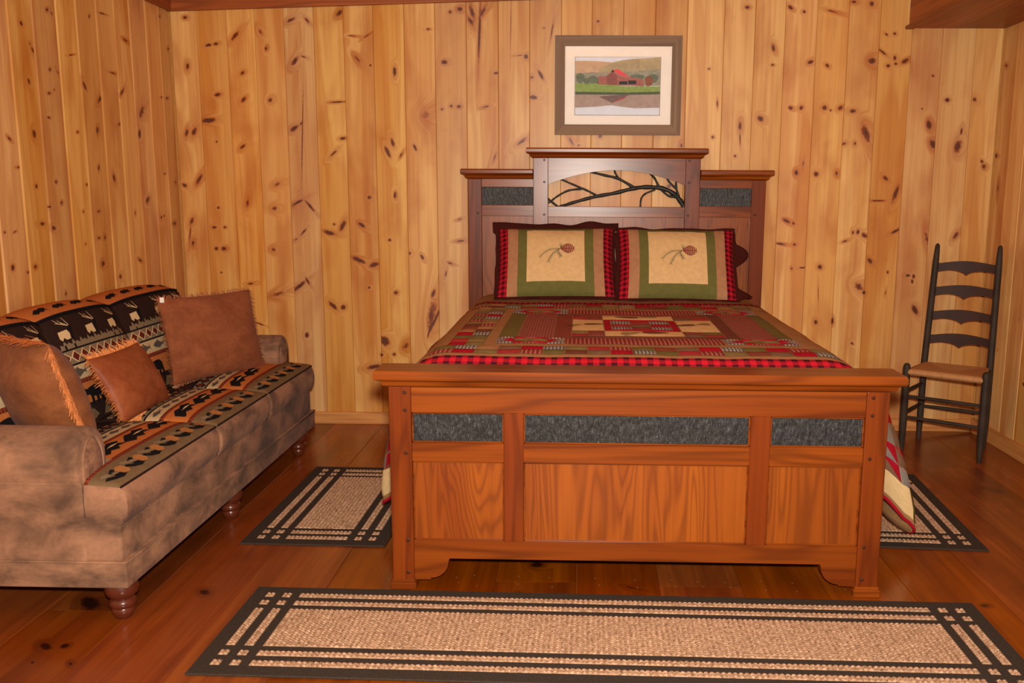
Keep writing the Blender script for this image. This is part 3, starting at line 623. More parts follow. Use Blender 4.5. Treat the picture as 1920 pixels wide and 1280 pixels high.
# ------------------------------------------------------------------ pillow shams
def pillow_fn(C, e1, e2, hw, hh, th, pinch=.06, seed=0, sag=0.0):
    C = Vector(C); e1 = Vector(e1).normalized(); e2 = Vector(e2); e2 = (e2-e1*e2.dot(e1)).normalized(); N = e1.cross(e2)
    def f(u, v, side):
        pu = u*(1-pinch*(1-v*v)*abs(u)); pv = v*(1-pinch*(1-u*u)*abs(v))
        t = max(0, (1-abs(u)**2.6))**.62*max(0, (1-abs(v)**2.6))**.62
        w = .004*mnoise.noise(Vector((u*3+seed, v*3, seed)))+.0025*mnoise.noise(Vector((u*7+seed, v*7, 3)))
        return C+e1*(pu*hw)+e2*(pv*hh-sag*(1-u*u)*(v < 0)*0)+N*side*(th*t+w*(t > 0)*min(1, t*3))
    return f, N, e1, e2
def sham(C, e1, e2, seed, lab, ft=.04, fl_=.02, fr_=.02):
    hw, hh = .315, .215
    f, N, e1, e2 = pillow_fn(C, e1, e2, hw, hh, .082, .03, seed)
    root = empty('pillow_sham', (C[0], C[1], C[2]-.19)); tag(root, lab, 'pillow', 'pillow shams leaning on the headboard')
    W = root.location
    us = sorted(set(ls(-1, 1, 26)+[-.77, .77, -.54, .54, -.52, .50, -.30])); vs = sorted(set(ls(-1, 1, 20)+[-.70, .74, -.72]))
    us = [-1, -.96, -.9, -.84, -.77, -.70, -.62, -.54, -.45, -.36, -.27, -.18, -.09, 0, .09, .18, .27, .36, .45, .54, .62, .70, .77, .84, .9, .96, 1]
    us2 = sorted(set([u for u in us if abs(abs(u)-.54) > .01 and abs(abs(u)-.45) > .01]+[-.42, .42, -.50, .50, -.58, .58, -.66, .66])); vs = [-1, -.97, -.92, -.85, -.77, -.70, -.62, -.53, -.44, -.33, -.22, -.11, 0, .11, .22, .33, .44, .55, 66/100, .76, .84, .92, .97, 1]
    def mat(u, v):
        a = abs(u)
        if a > .84: return 0
        if a > .66: return 1
        if a > .50 or v > .84 or v < -.70: return 2
        return 3
    mb = MB(); uv = lambda u, v: (u*hw, v*hh)
    mb.grid(lambda u, v: f(u, v, 1)-W, us2, vs, mat, uv); mb.grid(lambda u, v: f(u, v, -1)-W, us2, vs, 4, uv, flip=True)
    obj('sham_cover', mb, [FB['buffalo_small'], FB['sham_tan'], FB['green'], FB['cream'], FB['chocolate']], root, smooth=180)
    # flange
    fl = MB(); P = []
    def rim(t):
        t = t % 4; k = int(t); q = (t-k)*2-1
        return [(q, -1), (1, q), (-q, 1), (-1, -q)][k]
    def flf(t, s):
        u, v = rim(t); p = f(u, v, 0)-W
        du = e1*(u if abs(u) >= .999 else 0)+e2*(v if abs(v) >= .999 else 0)
        cu, cv = u, v; du = e1*(max(0, abs(u)-.9)*10*(1 if u > 0 else -1))+e2*(max(0, abs(v)-.9)*10*(1 if v > 0 else -1))
        wv = math.sin(t*9+seed)*.4+math.sin(t*17+seed*2)*.6
        ln = .016 if v < -.9 else ft if v > .9 else fr_ if u > 0 else fl_
        if v > -.9 and v < .9 and u > 0 and fr_ > .03: ln *= .35+1.3*max(0, math.sin(v*5.2+.2))
        return p+du*(ln*s*(1+.10*wv))+N*(s*.011*wv+(.006 if v > -.9 else .010)*s*math.sin(t*23+seed))
    fl.grid(flf, ls(0, 4, 160), ls(-.08, 1, 4))
    o = obj('flange', fl, FB['chocolate'], root, smooth=180, label='wavy chocolate brown velvet flange')
    sm = o.modifiers.new('t', 'SOLIDIFY'); sm.thickness = .004; sm.offset = 0
    # embroidery: pine cone, twigs, needles
    em = MB()
    def P3(x, y, h=.0025): 
        u, v = x/hw, y/hh; return f(u, v, 1)-W+N*h
    def poly(pts, m, h=.0025): em.add([P3(x, y, h) for x, y in pts], [list(range(len(pts)))], m)
    cx, cy = .020, .040
    for k in range(8):
        for sg in (-1, 1):
            x = cx+.008+k*.0092; hgt = .030*math.sin(math.pi*(k+1.3)/9.6)
            poly([(x, cy), (x+.006, cy), (x+.011, cy+sg*hgt), (x+.004, cy+sg*hgt*1.06)], 0)
    poly([(cx+.006, cy-.004), (cx+.085, cy-.001), (cx+.085, cy+.001), (cx+.006, cy+.004)], 0)
    def twig(pts):
        pts = catmull([(a, b, 0) for a, b in pts], 5)
        for a, b in zip(pts[:-1], pts[1:]):
            d = (b-a).normalized(); n = Vector((-d.y, d.x, 0))
            poly([(a+n*.0011).xy, (a-n*.0011).xy, (b-n*.0011).xy, (b+n*.0011).xy], 1)
        for i, a in enumerate(pts[2:]):
            d = (pts[i+2]-pts[i+1]).normalized()
            for sg in (-1, 1):
                for q in (0, .5):
                    ang = math.atan2(d.y, d.x)+sg*R(random.uniform(35, 65)); L = random.uniform(.012, .019); b = a+(pts[i+1]-a)*q
                    e = b+Vector((math.cos(ang), math.sin(ang), 0))*L; n = Vector((-math.sin(ang), math.cos(ang), 0))*.00032
                    poly([(b+n).xy, (b-n).xy, (e-n*.4).xy, (e+n*.4).xy], 2)
    twig([(cx+.01, cy), (-.02, .035), (-.055, .018), (-.085, -.012)]); twig([(cx, cy), (-.01, .012), (-.028, -.015), (-.040, -.045)]); twig([(cx+.002, cy), (.012, .018), (.022, .002), (.028, -.010)])
    for k in range(10):
        ang = R(40+k*9); b = Vector((cx+.008, cy+.004, 0)); L = .032; e = b+Vector((math.cos(ang)*L*.6, math.sin(ang)*L, 0)); n = Vector((-math.sin(ang), math.cos(ang), 0))*.0006
        poly([(b+n).xy, (b-n).xy, (e-n*.4).xy, (e+n*.4).xy], 2)
    obj('pine_cone_embroidery', em, [plain('cone_thread', lin(128, 44, 34), .8), plain('twig_thread', lin(72, 52, 34), .8), plain('needle_thread', lin(96, 92, 64), .8)], root, label='stitched pine cone on a twig', normals=False)
    return root
sham((-.330, 1.985, .982), (1, .02, .012), (0, .56, .83), 1.0, 'pillow sham with pine cone embroidery and wide dark flange along its top, left of its twin', ft=.036, fl_=.022, fr_=.018)['label'] = 'plaid edged pillow sham whose dark top flange overlaps the twin beside it'
sham((.325, 1.975, .978), (1, .0, -.008), (0, .54, .84), 5.0, 'plaid edged pillow sham with pine cone, its dark side flange sticking out in points', ft=.012, fl_=.024, fr_=.05)

# ------------------------------------------------------------------ sofa
def child(root, name, mb, mats, **kw):
    """part whose mesh is given in room coordinates"""
    L = root.location; mb.v = [(p[0]-L.x, p[1]-L.y, p[2]-L.z) for p in mb.v]
    return obj(name, mb, mats, root, **kw)
def suede(name, ca, cb, sc=5.0):
    t = NT(name); co, rnd = t.obco()
    n = t.noise(t.vec('MULTIPLY', co, (1, 1, 1.6)), sc, 4, 0.6, 0.4); n2 = t.noise(co, 60, 3, 0.6)
    c = t.mix(t.maprange(n, 0.36, 0.62, 0, 1), ca, cb)
    c = t.n('ShaderNodeHueSaturation', {'Value': t.maprange(n2, 0.2, 0.8, 0.86, 1.12), 'Color': c}).outputs[0]
    t.bump(n2, 0.15, 0.003); return t.fin(c, 0.9, 0.08, sheen=0.04)
SU = suede('brown_suede', lin(96, 70, 55), lin(158, 115, 88))
PF = {k: fabric('print_'+k, c) for k, c in dict(dark=lin(46, 30, 26), orange=lin(178, 104, 54), cream=lin(184, 160, 122), taupe=lin(112, 90, 64), grey=lin(126, 108, 84), black=lin(26, 22, 24), maroon=lin(92, 34, 26), gold=lin(164, 110, 64), fish=lin(86, 74, 66), white=lin(206, 178, 134)).items()}
PF['rope'] = fabric('print_rope', lin(132, 58, 34), lin(74, 34, 26), f=60, mode='stripe')
PK = list(PF); PI = {k: i for i, k in enumerate(PK)}; PM = [PF[k] for k in PK]+[SU]; ISU = len(PK)
sofa = empty('sofa', (-2.02, .69, 0)); tag(sofa, 'three seat brown suede sofa with wildlife patterned cushions along the left wall', 'sofa'); sofa['label'] = 'three seat brown suede sofa with woven wildlife pattern cushions'
Y0, Y1 = -.300, 1.685
child(sofa, 'frame', MB().box(-2.43, -1.612, Y0+.006, Y1-.006, .205, .352, .012, seg=2), SU, smooth=50)
child(sofa, 'base_band', MB().box(-2.43, -1.596, Y0-.004, Y1+.004, .125, .212, .006, seg=2), SU, smooth=50)
child(sofa, 'welt', MB().tube([(-2.40, Y0-.006, .212), (-1.60, Y0-.006, .212), (-1.594, Y0, .212), (-1.594, Y1, .212), (-1.60, Y1+.004, .212), (-2.40, Y1+.004, .212)], .004, 6), SU, smooth=60)
child(sofa, 'back_frame', MB().box(-2.455, -2.30, Y0+.10, Y1-.10, .20, .845, .03, seg=3), SU, smooth=50)
def seatz(x, y, y0, y1):
    a = (x+1.85)/.25; b = (2*y-y0-y1)/(y1-y0)
    ed = min(1, min(-1.60-x, x+2.10, y-y0, y1-y)/.03); ed = max(0, ed)
    return .452+.036*(1-min(1, abs(a))**3)*(1-.75*abs(b)**4)+.010*math.sqrt(1-(1-ed)**2)
BANDS = [(0, .100, 'taupe'), (.100, .118, 'rope'), (.118, .215, 'orange'), (.215, .232, 'rope'), (.232, .285, 'cream'), (.285, .293, 'black'), (.293, .345, 'grey'), (.345, .353, 'black'), (.353, .60, 'dark')]
def bandof(d, B=BANDS):
    for a, b, k in B:
        if a <= d < b: return PI[k]
    return PI['dark']
def motif(mb, S, c, s, pts, k, mir=1):
    V = [S(c[0]+mir*s*x, c[1]+s*y) for x, y in pts]; mb.add(V, [list(range(len(V)))], PI[k])
BEAR = [(-.52, .05), (-.5, .16), (-.43, .24), (-.38, .19), (-.3, .2), (-.15, .24), (.1, .27), (.3, .24), (.42, .12), (.45, -.1), (.47, -.38), (.33, -.38), (.31, -.2), (.22, -.12), (.2, -.38), (.06, -.38), (.05, -.12), (-.08, -.1), (-.1, -.38), (-.24, -.38), (-.22, -.08), (-.28, .0), (-.4, -.02)]
FISH = [(-.5, 0), (-.35, .12), (-.1, .18), (.05, .26), (.1, .17), (.3, .08), (.42, .04), (.55, .16), (.52, 0), (.55, -.14), (.42, -.04), (.2, -.12), (.02, -.22), (-.05, -.15), (-.3, -.12)]
STREAK = [(-.55, -.05), (-.3, .1), (-.1, .2), (.1, .16), (.3, .24), (.55, .14), (.4, .04), (.5, -.08), (.25, -.04), (.1, -.16), (-.1, -.08), (-.3, -.18)]
def seat(name_y0, name_y1, ear=None):
    y0, y1 = name_y0, name_y1; mb = MB(); L = sofa.location
    ds = sorted(set([0, .006, .014, .03]+[b[0] for b in BANDS]+[.06, .166, .26, .40, .45, .486, .50])); xs = [-1.60-d for d in ds]
    ys = [y0, y0+.006, y0+.015, y0+.03]+ls(y0+.06, y1-.06, 12)+[y1-.03, y1-.015, y1-.006, y1]
    def shell(xs, ys, a, b, front):
        mb.grid(lambda x, y: Vector((x, y, seatz(x, y, a, b))), xs, ys, lambda x, y: bandof(-1.60-x), uv=lambda x, y: (y, x), flip=True)
        if front:
            f0, f1 = front; bul = lambda y: min(1, (y-f0)/.018, (f1-y)/.018)
            fy = [f0, f0+.01, f0+.03]+ls(f0+.06, f1-.06, 14)+[f1-.03, f1-.01, f1]
            mb.grid(lambda y, v: Vector((-1.603+.020*math.sin(math.pi*v)**.7*math.sqrt(max(0, 1-(1-max(0, bul(y)))**2)), y, seatz(-1.60, y, f0, f1)*(1-v)+.336*v)), fy, ls(0, 1, 6), ISU)
        for yy, sg in ((ys[0], -1), (ys[-1], 1)):
            mb.grid(lambda x, v: Vector((x, yy+sg*.006*math.sin(math.pi*v)*min(1, (-1.60-x)/.03), seatz(x, yy, a, b)*(1-v)+.336*v)), xs, ls(0, 1, 4), ISU, flip=(sg > 0))
        mb.grid(lambda x, y: Vector((x, y, .336)), [xs[0], xs[-1]], [ys[0], ys[-1]], ISU)
    a, b = (min(ear[0], y0), max(ear[1], y1)) if ear else (y0, y1)
    shell(xs, ys, a, b, (a, b))
    if ear:
        e0, e1 = ear; xe = [x for x in xs if x > -1.712]+[-1.712]
        if e0 < y0: e1 = y0
        else: e0 = y1
        shell(xe, [e0, e0+.006, e0+.015, e0+.03]+ls(e0+.05, e1-.05, 3)+[e1-.03, e1-.015, e1-.006, e1], a, b, None)
    o = child(sofa, 'seat_cushion', mb, PM, smooth=40, label='seat cushion with woven stripes of bears, fish and feathers')
    w = MB().tube([(-1.600, y, seatz(-1.60, y, a, b)+.0005) for y in ls(a+.004, b-.004, 16)], .0035, 6)
    w.v = [(p[0]-L.x, p[1]-L.y, p[2]-L.z) for p in w.v]; obj('piping', w, PF['dark'], o, smooth=60)
    d = MB()
    def S(y, dd, h=.0022):
        x = -1.60-dd; return Vector((x, min(max(y, a), b), seatz(x, min(max(y, a), b), a, b)+h))-L
    S2 = lambda y, dd: S(y, dd, .0034)
    y = a+.07
    while y < b-.05:
        motif(d, S, (y, .052), .12, [(-.5, -.02), (-.3, -.2), (0, -.28), (.25, -.22), (.1, -.12), (-.15, -.1), (-.35, .02)], 'black')
        motif(d, S, (y, .050), .12, [(-.45, .14), (-.2, .0), (.1, -.06), (.35, -.04), (.1, .06), (-.15, .16), (-.3, .22)], 'grey')
        motif(d, S2, (y+.03, .046), .06, [(-.2, -.3), (.2, -.4), (.5, -.2), (.5, .3), (.1, .4), (-.3, .2)], 'gold'); motif(d, S, (y+.012, .050), .05, [(-.5, -.4), (.2, -.5), (.4, 0), (.1, .5), (-.5, .3)], 'black')
        y += .118
    y = y0+.09
    while y < y1-.07:
        motif(d, S, (y, .166), .17, STREAK, 'black'); motif(d, S2, (y+.03, .172), .05, [(-.8, 0), (0, .14), (.9, .05), (0, -.05)], 'white'); y += .175
    y = y0+.05
    while y < y1-.03:
        motif(d, S, (y, .258), .062, FISH, 'fish'); y += .082
    y = y0+.03
    while y < y1-.03:
        motif(d, S, (y, .319), .05, [(-.52, 0), (0, .5), (.52, 0), (0, -.5)], 'black'); motif(d, S2, (y, .319), .034, [(-.5, 0), (0, .5), (.5, 0), (0, -.5)], 'maroon'); y += .054
    y = y0+.05
    while y < y1-.05:
        motif(d, S, (y, .43), .11, [(-.5, 0), (-.2, .16), (.2, .12), (.5, .02), (.2, -.12), (-.2, -.1)], 'white' if int(y*37) % 2 else 'taupe'); y += .13
    obj('woven_motifs', d, PM, o, kind='stuff')
seat(-.125, .438, (-.298, -.127)); seat(.446, 1.008); seat(1.016, 1.512, (1.514, 1.683))
# back cushions
BP = catmull([(-2.065, .42, 0), (-2.085, .50, 0), (-2.115, .61, 0), (-2.15, .71, 0), (-2.185, .79, 0), (-2.212, .845, 0), (-2.245, .872, 0), (-2.31, .888, 0), (-2.38, .880, 0), (-2.42, .855, 0), (-2.43, .78, 0)], 6)
AL = [0]
for p, q in zip(BP[:-1], BP[1:]): AL.append(AL[-1]+(q-p).length)
EDGE = AL[5*6+4]
def bprof(a):
    s = EDGE-a; s = min(max(s, 0), AL[-1])
    for i in range(len(AL)-1):
        if AL[i+1] >= s:
            t = (s-AL[i])/(AL[i+1]-AL[i]); return BP[i].lerp(BP[i+1], t), (BP[i+1]-BP[i]).normalized()
    return BP[-1], Vector((0, -1, 0))
BB = [(-9, -.004, 'orange'), (-.004, .010, 'black'), (.010, .138, 'dark'), (.138, .144, 'black'), (.144, .196, 'grey'), (.196, .203, 'black'), (.203, .258, 'cream'), (.258, .276, 'rope'), (.276, .356, 'orange'), (.356, 9, 'dark')]
def back(y0, y1):
    L = sofa.location
    def S(y, a, h=0.0):
        p, t = bprof(a); b = (2*y-y0-y1)/(y1-y0); b = 1-min(1, abs(b))**3.2
        N = Vector((t.y, -t.x, 0))
        if N.x < 0 and a > -.03: N = -N
        if a < -.12: N = Vector((0, 1, 0))
        k = min(1, max(0, (.42-a)/.2)) if a > 0 else 1
        p = p+N*(h+.024*(b-.35)*k); return Vector((p.x, y, p.y))-L
    aa = sorted(set([b[0] for b in BB if abs(b[0]) < 5]+ls(-.33, .46, 34)))
    ys = [y0, y0+.005, y0+.013, y0+.028]+ls(y0+.06, y1-.06, 10)+[y1-.028, y1-.013, y1-.005, y1]
    mb = MB().grid(S, ys, aa, lambda y, a: bandof(a, BB), uv=lambda y, a: (y, a))
    o = obj('back_cushion', mb, PM, sofa, smooth=70, label='back cushion with woven elk, diamond, fish and bear bands')
    w = MB().tube([S(y, .0, .002) for y in ls(y0, y1, 16)], .005, 6); obj('piping', w, PF['black'], o, smooth=60)
    d = MB(); S1 = lambda y, a: S(y, -a, .002); S2 = lambda y, a: S(y, -a, .0032)
    y = y0+.055
    while y < y1-.02:      # grass tufts below the elk
        motif(d, S1, (y, -.125), .035, [(-.8, -.35), (-.6, .3), (-.2, .1), (.1, .7), (.4, .2), (.8, .4), (.9, -.35)], 'grey'); y += .05
    n = 3; 
    for i in range(n):
        yc = y0+(y1-y0)*(i+.5)/n; m = 1
        motif(d, S1, (yc, -.082), .085, [(-.42, .2), (.2, .24), (.3, .05), (.22, -.2), (-.05, -.22), (-.2, -.1), (-.34, -.24), (-.46, -.12)], 'white', m)
        motif(d, S1, (yc, -.082), .085, [(.2, .24), (.5, .42), (.62, .3), (.5, .1), (.42, -.25), (.22, -.2)], 'black', m)
        motif(d, S1, (yc, -.1), .085, [(-.4, -.05), (-.44, -.5), (-.32, -.5), (-.28, -.05)], 'black', m); motif(d, S1, (yc, -.1), .085, [(.2, -.05), (.2, -.5), (.32, -.5), (.34, -.05)], 'black', m)
        for x0_, z0_, x1_, z1_ in ((.40, .40, -.30, .62), (.1, .50, -.05, .72), (-.1, .56, -.3, .80), (.46, .42, .30, .80), (.3, .44, .05, .60)):
            dx, dz = x1_-x0_, z1_-z0_; l = math.hypot(dx, dz); nx, nz = -dz/l*.022, dx/l*.022
            motif(d, S2, (yc, -.082), .085, [(x0_+nx, z0_+nz), (x0_-nx, z0_-nz), (x1_-nx*.5, z1_-nz*.5), (x1_+nx*.5, z1_+nz*.5)], 'white')
    y = y0+.03
    while y < y1-.02:
        motif(d, S1, (y, -.170), .050, [(-.56, 0), (0, .5), (.56, 0), (0, -.5)], 'white'); motif(d, S2, (y, -.170), .040, [(-.5, 0), (0, .5), (.5, 0), (0, -.5)], 'maroon'); y += .054
    y = y0+.06
    while y < y1-.05:
        motif(d, S1, (y, -.231), .085, FISH, 'fish'); y += .115
    y = y0+.11
    while y < y1-.08:
        motif(d, S1, (y, -.325), .115, BEAR, 'black'); y += .19
    y = y0+.06
    while y < y1-.04:
        motif(d, S1, (y, -.40), .09, [(-.5, -.2), (-.2, .25), (.2, .2), (.5, -.1), (.1, -.25)], 'taupe'); motif(d, S1, (y+.03, .05), .09, STREAK, 'black'); y += .125
    obj('woven_motifs', d, PM, o, kind='stuff')
back(-.16, .372); back(.378, .902); back(.908, 1.555)
# rolled arms
ARM = [(-.300, .205), (-.300, .455), (-.309, .475), (-.316, .51), (-.314, .555), (-.296, .595), (-.262, .620), (-.222, .626), (-.180, .616), (-.150, .590), (-.138, .555), (-.136, .50), (-.136, .32), (-.136, .205)]
def arm(mir):
    my = (lambda y: y) if not mir else (lambda y: 1.385-y)
    cy, cz = -.222, .45; rings = []
    for x, s in ((-2.43, 1), (-2.2, 1), (-1.95, 1), (-1.750, 1), (-1.735, .985), (-1.726, .95), (-1.722, .90)):
        rings.append([(x, my(cy+(y-cy)*s), z if z < .21 else cz+(z-cz)*(s if z > cz else 1)) for y, z in ARM])
    n = len(ARM); vs = [p for r in rings for p in r]; fs = []
    for i in range(len(rings)-1):
        for k in range(n): fs.append([i*n+k, i*n+(k+1) % n, (i+1)*n+(k+1) % n, (i+1)*n+k])
    fs += [list(range(n)), [(len(rings)-1)*n+k for k in range(n)]]
    o = child(sofa, 'arm', MB().add(vs, fs), SU, smooth=45, normals=True)
    L = sofa.location
    ov = [(-1.719, my(-.225+.058*math.cos(a)), .500+.095*math.sin(a) if math.sin(a) > 0 else .500+.12*math.sin(a)) for a in [2*math.pi*k/24 for k in range(24)]]
    mb = MB(); mb.add([Vector(p)-L+Vector((.006, 0, 0)) for p in [(q[0], my(-.225)+(q[1]-my(-.225))*.8, .5+(q[2]-.5)*.85) for q in ov]]+[Vector(p)-L-Vector((.006, 0, 0)) for p in ov], [list(range(24))]+[[k, (k+1) % 24, 24+(k+1) % 24, 24+k] for k in range(24)])
    obj('arm_front_panel', mb, suede('arm_panel_suede', lin(100, 70, 54), lin(150, 106, 80), 14.0), o, smooth=60, normals=True)
    obj('piping', MB().tube([Vector(p)-L for p in ov+ov[:1]], .0045, 6), SU, o, smooth=60)
    obj('piping', MB().tube([Vector((x, my(-.3015), .462))-L for x in (-2.42, -2.1, -1.74)], .0035, 6), SU, o, smooth=60)
arm(False); arm(True)
LEG = [(.046, .128), (.052, .118), (.056, .100), (.052, .084), (.040, .074), (.036, .068), (.043, .062), (.046, .052), (.042, .042), (.036, .037), (.039, .031), (.038, .022), (.031, .008), (.024, 0)]
for x in (-1.652, -2.37):
    for y in (-.236, .657, 1.569): child(sofa, 'turned_leg', MB().lathe([(r*.92, z) for r, z in reversed(LEG)], (x, y, 0), 20), M['legwood'], smooth=50)

# ------------------------------------------------------------------ throw pillows
LEA = suede('saddle_leather', lin(128, 64, 36), lin(146, 80, 48), 9.0); LEA.node_tree.nodes['Principled BSDF'].inputs['Roughness'].default_value = .42
LEA.node_tree.nodes['Principled BSDF'].inputs['Sheen Weight'].default_value = 0.0
SUP = suede('pillow_suede', lin(124, 68, 42), lin(142, 82, 52), 9.0); FRM = plain('suede_fringe', lin(214, 136, 80), .8, .1, var=.3, scale=60)
SUG = suede('pillow_suede_worn', lin(112, 64, 36), lin(138, 84, 50), 7.0)
def throw(C, e1, e2, hw, hh, th, mat, lab, fl, seed, fr, over=0.0, gl=.02):
    f, N, e1, e2 = pillow_fn(C, e1, e2, hw, hh, th, .05, seed); zmin = min((f(u, v, 0)).z for u in (-1, 1) for v in (-1, 1))
    root = empty('throw_pillow', (C[0], C[1], zmin)); tag(root, lab, 'pillow', 'throw pillows on the sofa'); W = root.location
    us = [-1, -.985, -.95, -.88, -.8]+ls(-.7, .7, 14)+[.8, .88, .95, .985, 1]
    mb = MB(); mb.grid(lambda u, v: f(u, v, 1)-W, us, us, 0, lambda u, v: (u*hw, v*hh)); mb.grid(lambda u, v: f(u, v, -1)-W, us, us, 0, lambda u, v: (u*hw, v*hh), flip=True)
    obj('pillow_cover', mb, mat, root, smooth=180)
    fm = MB(); rd = random.Random(seed)
    for side in range(4):
        for k in range(fr):
            q = 2*(k+rd.random())/fr-1
            u, v = [(q, -1), (1, q), (-q, 1), (-1, -q)][side]; o = [(0, -1), (1, 0), (0, 1), (-1, 0)][side]
            p = f(u*.99, v*.99, 0)-W; out = (e1*o[0]+e2*o[1]); tg = e1*(1-abs(o[0]))+e2*(1-abs(o[1]))
            L = fl*rd.uniform(.6, 1.15); d = (out*(1-over)+N*(over+rd.uniform(-.25, .25))+tg*rd.uniform(-.45, .45)+Vector((0, 0, -.35))).normalized()
            d2 = (d+Vector((0, 0, -gl*30*rd.uniform(.5, 1.2)))).normalized(); w = tg*.0014+N*.0008
            a, b, c = p, p+d*L*.5, p+d*L*.5+d2*L*.5
            fm.add([a-w, a+w, b+w, b-w, c+w*.7, c-w*.7], [[0, 1, 2, 3], [3, 2, 4, 5]])
    obj('fringe', fm, FRM if fl > .03 else plain('short_fringe', lin(140, 80, 46), .8, var=.3, scale=60), root, kind='stuff', label='cut suede fringe along the pillow seam')
    return root
def from_corners(BL, BR, h, lean):
    BL, BR = Vector(BL), Vector(BR); e1 = (BR-BL).normalized(); n = Vector((e1.y, -e1.x, 0)); e2 = Vector((0, 0, 1))*math.cos(R(lean))-n*math.sin(R(lean))
    return (BL+BR)/2+e2*h/2, e1, e2, (BR-BL).length/2, h/2
C, e1, e2, hw, hh = from_corners((-2.025, 1.020, .492), (-1.765, 1.435, .492), .385, 13)
tp = throw(C, e1, e2, hw*1.02, hh*1.04, .075, SUP, 'large flat brown suede throw pillow against the far sofa arm', .024, 11, 90)
mb = MB().box(-.010, .010, -.001, .001, -.012, .012, .001); g = f0 = C-e1*hw*.95+e2*hh*.96+Vector((.02, -.03, .01))
mb.v = [(p[0]+f0.x-tp.location.x, p[1]+f0.y-tp.location.y, p[2]+f0.z-tp.location.z) for p in mb.v]
obj('care_tag', mb, plain('white_tag', lin(235, 225, 215), .5), tp, label='small white tag')
C, e1, e2, hw, hh = from_corners((-1.905, .338, .486), (-1.912, .735, .486), .275, 27)
throw(C, e1, e2, hw, hh, .066, LEA, 'small shiny brown leather throw pillow in the middle of the sofa', .036, 12, 90)
throw((-1.995, -.005, .672), (.83, -.55, .0), (-.30, -.16, .93), .205, .215, .10, SUG, 'tan suede throw pillow with long fringe against the near sofa arm', .060, 13, 280, over=.30)

# ------------------------------------------------------------------ rugs
def tanw():
    t = NT('braided_tan'); co, rnd = t.obco(); n = t.noise(co, 90, 3, 0.7); n2 = t.noise(co, 12, 2, 0.5)
    c = t.ramp(n, [(0.3, lin(112, 82, 60)), (0.5, lin(168, 134, 106)), (0.72, lin(206, 174, 146))])
    c = t.n('ShaderNodeHueSaturation', {'Value': t.maprange(n2, 0.2, 0.8, 0.9, 1.1), 'Color': c}).outputs[0]; t.bump(n, 0.4, 0.002)
    return t.fin(c, 0.95, 0.1)
TW = tanw(); DW = plain('charcoal_weave', lin(58, 50, 44), .95, .1, var=.3, scale=220, bump=.5, bscale=400)
def rug(cx, cy, w, d, rz, lab):
    root = empty('rug', (cx, cy, 0), R(rz)); tag(root, lab, 'rug', 'matching border rugs around the bed')
    obj('rug_ground', MB().box(-w/2, w/2, -d/2, d/2, .0005, .007, .002), DW, root)
    P = [0, .050, .078, .107, .135, .164]
    X = [(-w/2+P[1], -w/2+P[2]), (-w/2+P[3], -w/2+P[4]), (-w/2+P[5], w/2-P[5]), (w/2-P[4], w/2-P[3]), (w/2-P[2], w/2-P[1])]
    Y = [(-d/2+P[1], -d/2+P[2]), (-d/2+P[3], -d/2+P[4]), (-d/2+P[5], d/2-P[5]), (d/2-P[4], d/2-P[3]), (d/2-P[2], d/2-P[1])]
    px, py = .0165, .0125
    for i, (x0, x1) in enumerate(X):
        for j, (y0, y1) in enumerate(Y):
            nx, ny = max(2, round((x1-x0)/px)), max(2, round((y1-y0)/py))
            def f(u, v):
                r = int(min(v, ny-.001)); o_ = 0
                h = .006*abs(math.sin(math.pi*(u+o_)))**.6*abs(math.sin(math.pi*v))**.6
                return Vector((x0+(x1-x0)*u/nx, y0+(y1-y0)*v/ny, .0074+h))
            nm = 'woven_field' if (i, j) == (2, 2) else 'woven_square' if i != 2 and j != 2 else 'woven_stripe'
            obj(nm, MB().grid(f, ls(0, nx, nx*4), ls(0, ny, ny*3)), TW, root, smooth=60)
    return root
rug(-.085, -.315, 2.425, .570, -.75, 'long tan and black border runner across the foot of the bed')
rug(-1.217, .860, .570, .990, -.6, 'small tan and black border rug between sofa and bed')
rug(1.137, .905, .570, .955, -3.4, 'small tan and black border rug beneath the hanging quilt corner')

# ------------------------------------------------------------------ ladder-back chair
chair = empty('ladder_back_chair', (1.78, 1.83, 0)); tag(chair, 'dark ladder back chair with woven rush seat in the corner', 'chair')
FL, FR, BL, BR = Vector((1.545, 1.820, 0)), Vector((1.862, 1.592, 0)), Vector((1.720, 2.045, 0)), Vector((2.005, 1.870, 0))
BLt, BRt = Vector((1.768, 2.097, 1.095)), Vector((2.043, 1.953, 1.094))
for p in (FL, FR): child(chair, 'front_leg', MB().tube([p+Vector((0, 0, z)) for z in (0, .08, .15, .30, .45, .462, .472, .476)], [.012, .0165, .0195, .0195, .0195, .018, .013, .004], 12), M['chair'], smooth=50)
for a, b in ((BL, BLt), (BR, BRt)):
    ts = [0, .08, .15, .4, .75, .90, .955, .99, 1.0]; rr_ = [.012, .0165, .018, .018, .0175, .017, .0145, .012, .005]
    def bend(t): 
        k = max(0, (t-.38)/.62); q = a.lerp(b, 0); return Vector((a.x+(b.x-a.x)*k, a.y+(b.y-a.y)*k, b.z*t))
    child(chair, 'back_post', MB().tube([bend(t) for t in ts], rr_, 12), M['chair'], smooth=50)
def bpt(side, z):
    a, b = (BL, BLt) if side == 0 else (BR, BRt); t = z/b.z; k = max(0, (t-.38)/.62); return Vector((a.x+(b.x-a.x)*k, a.y+(b.y-a.y)*k, z))
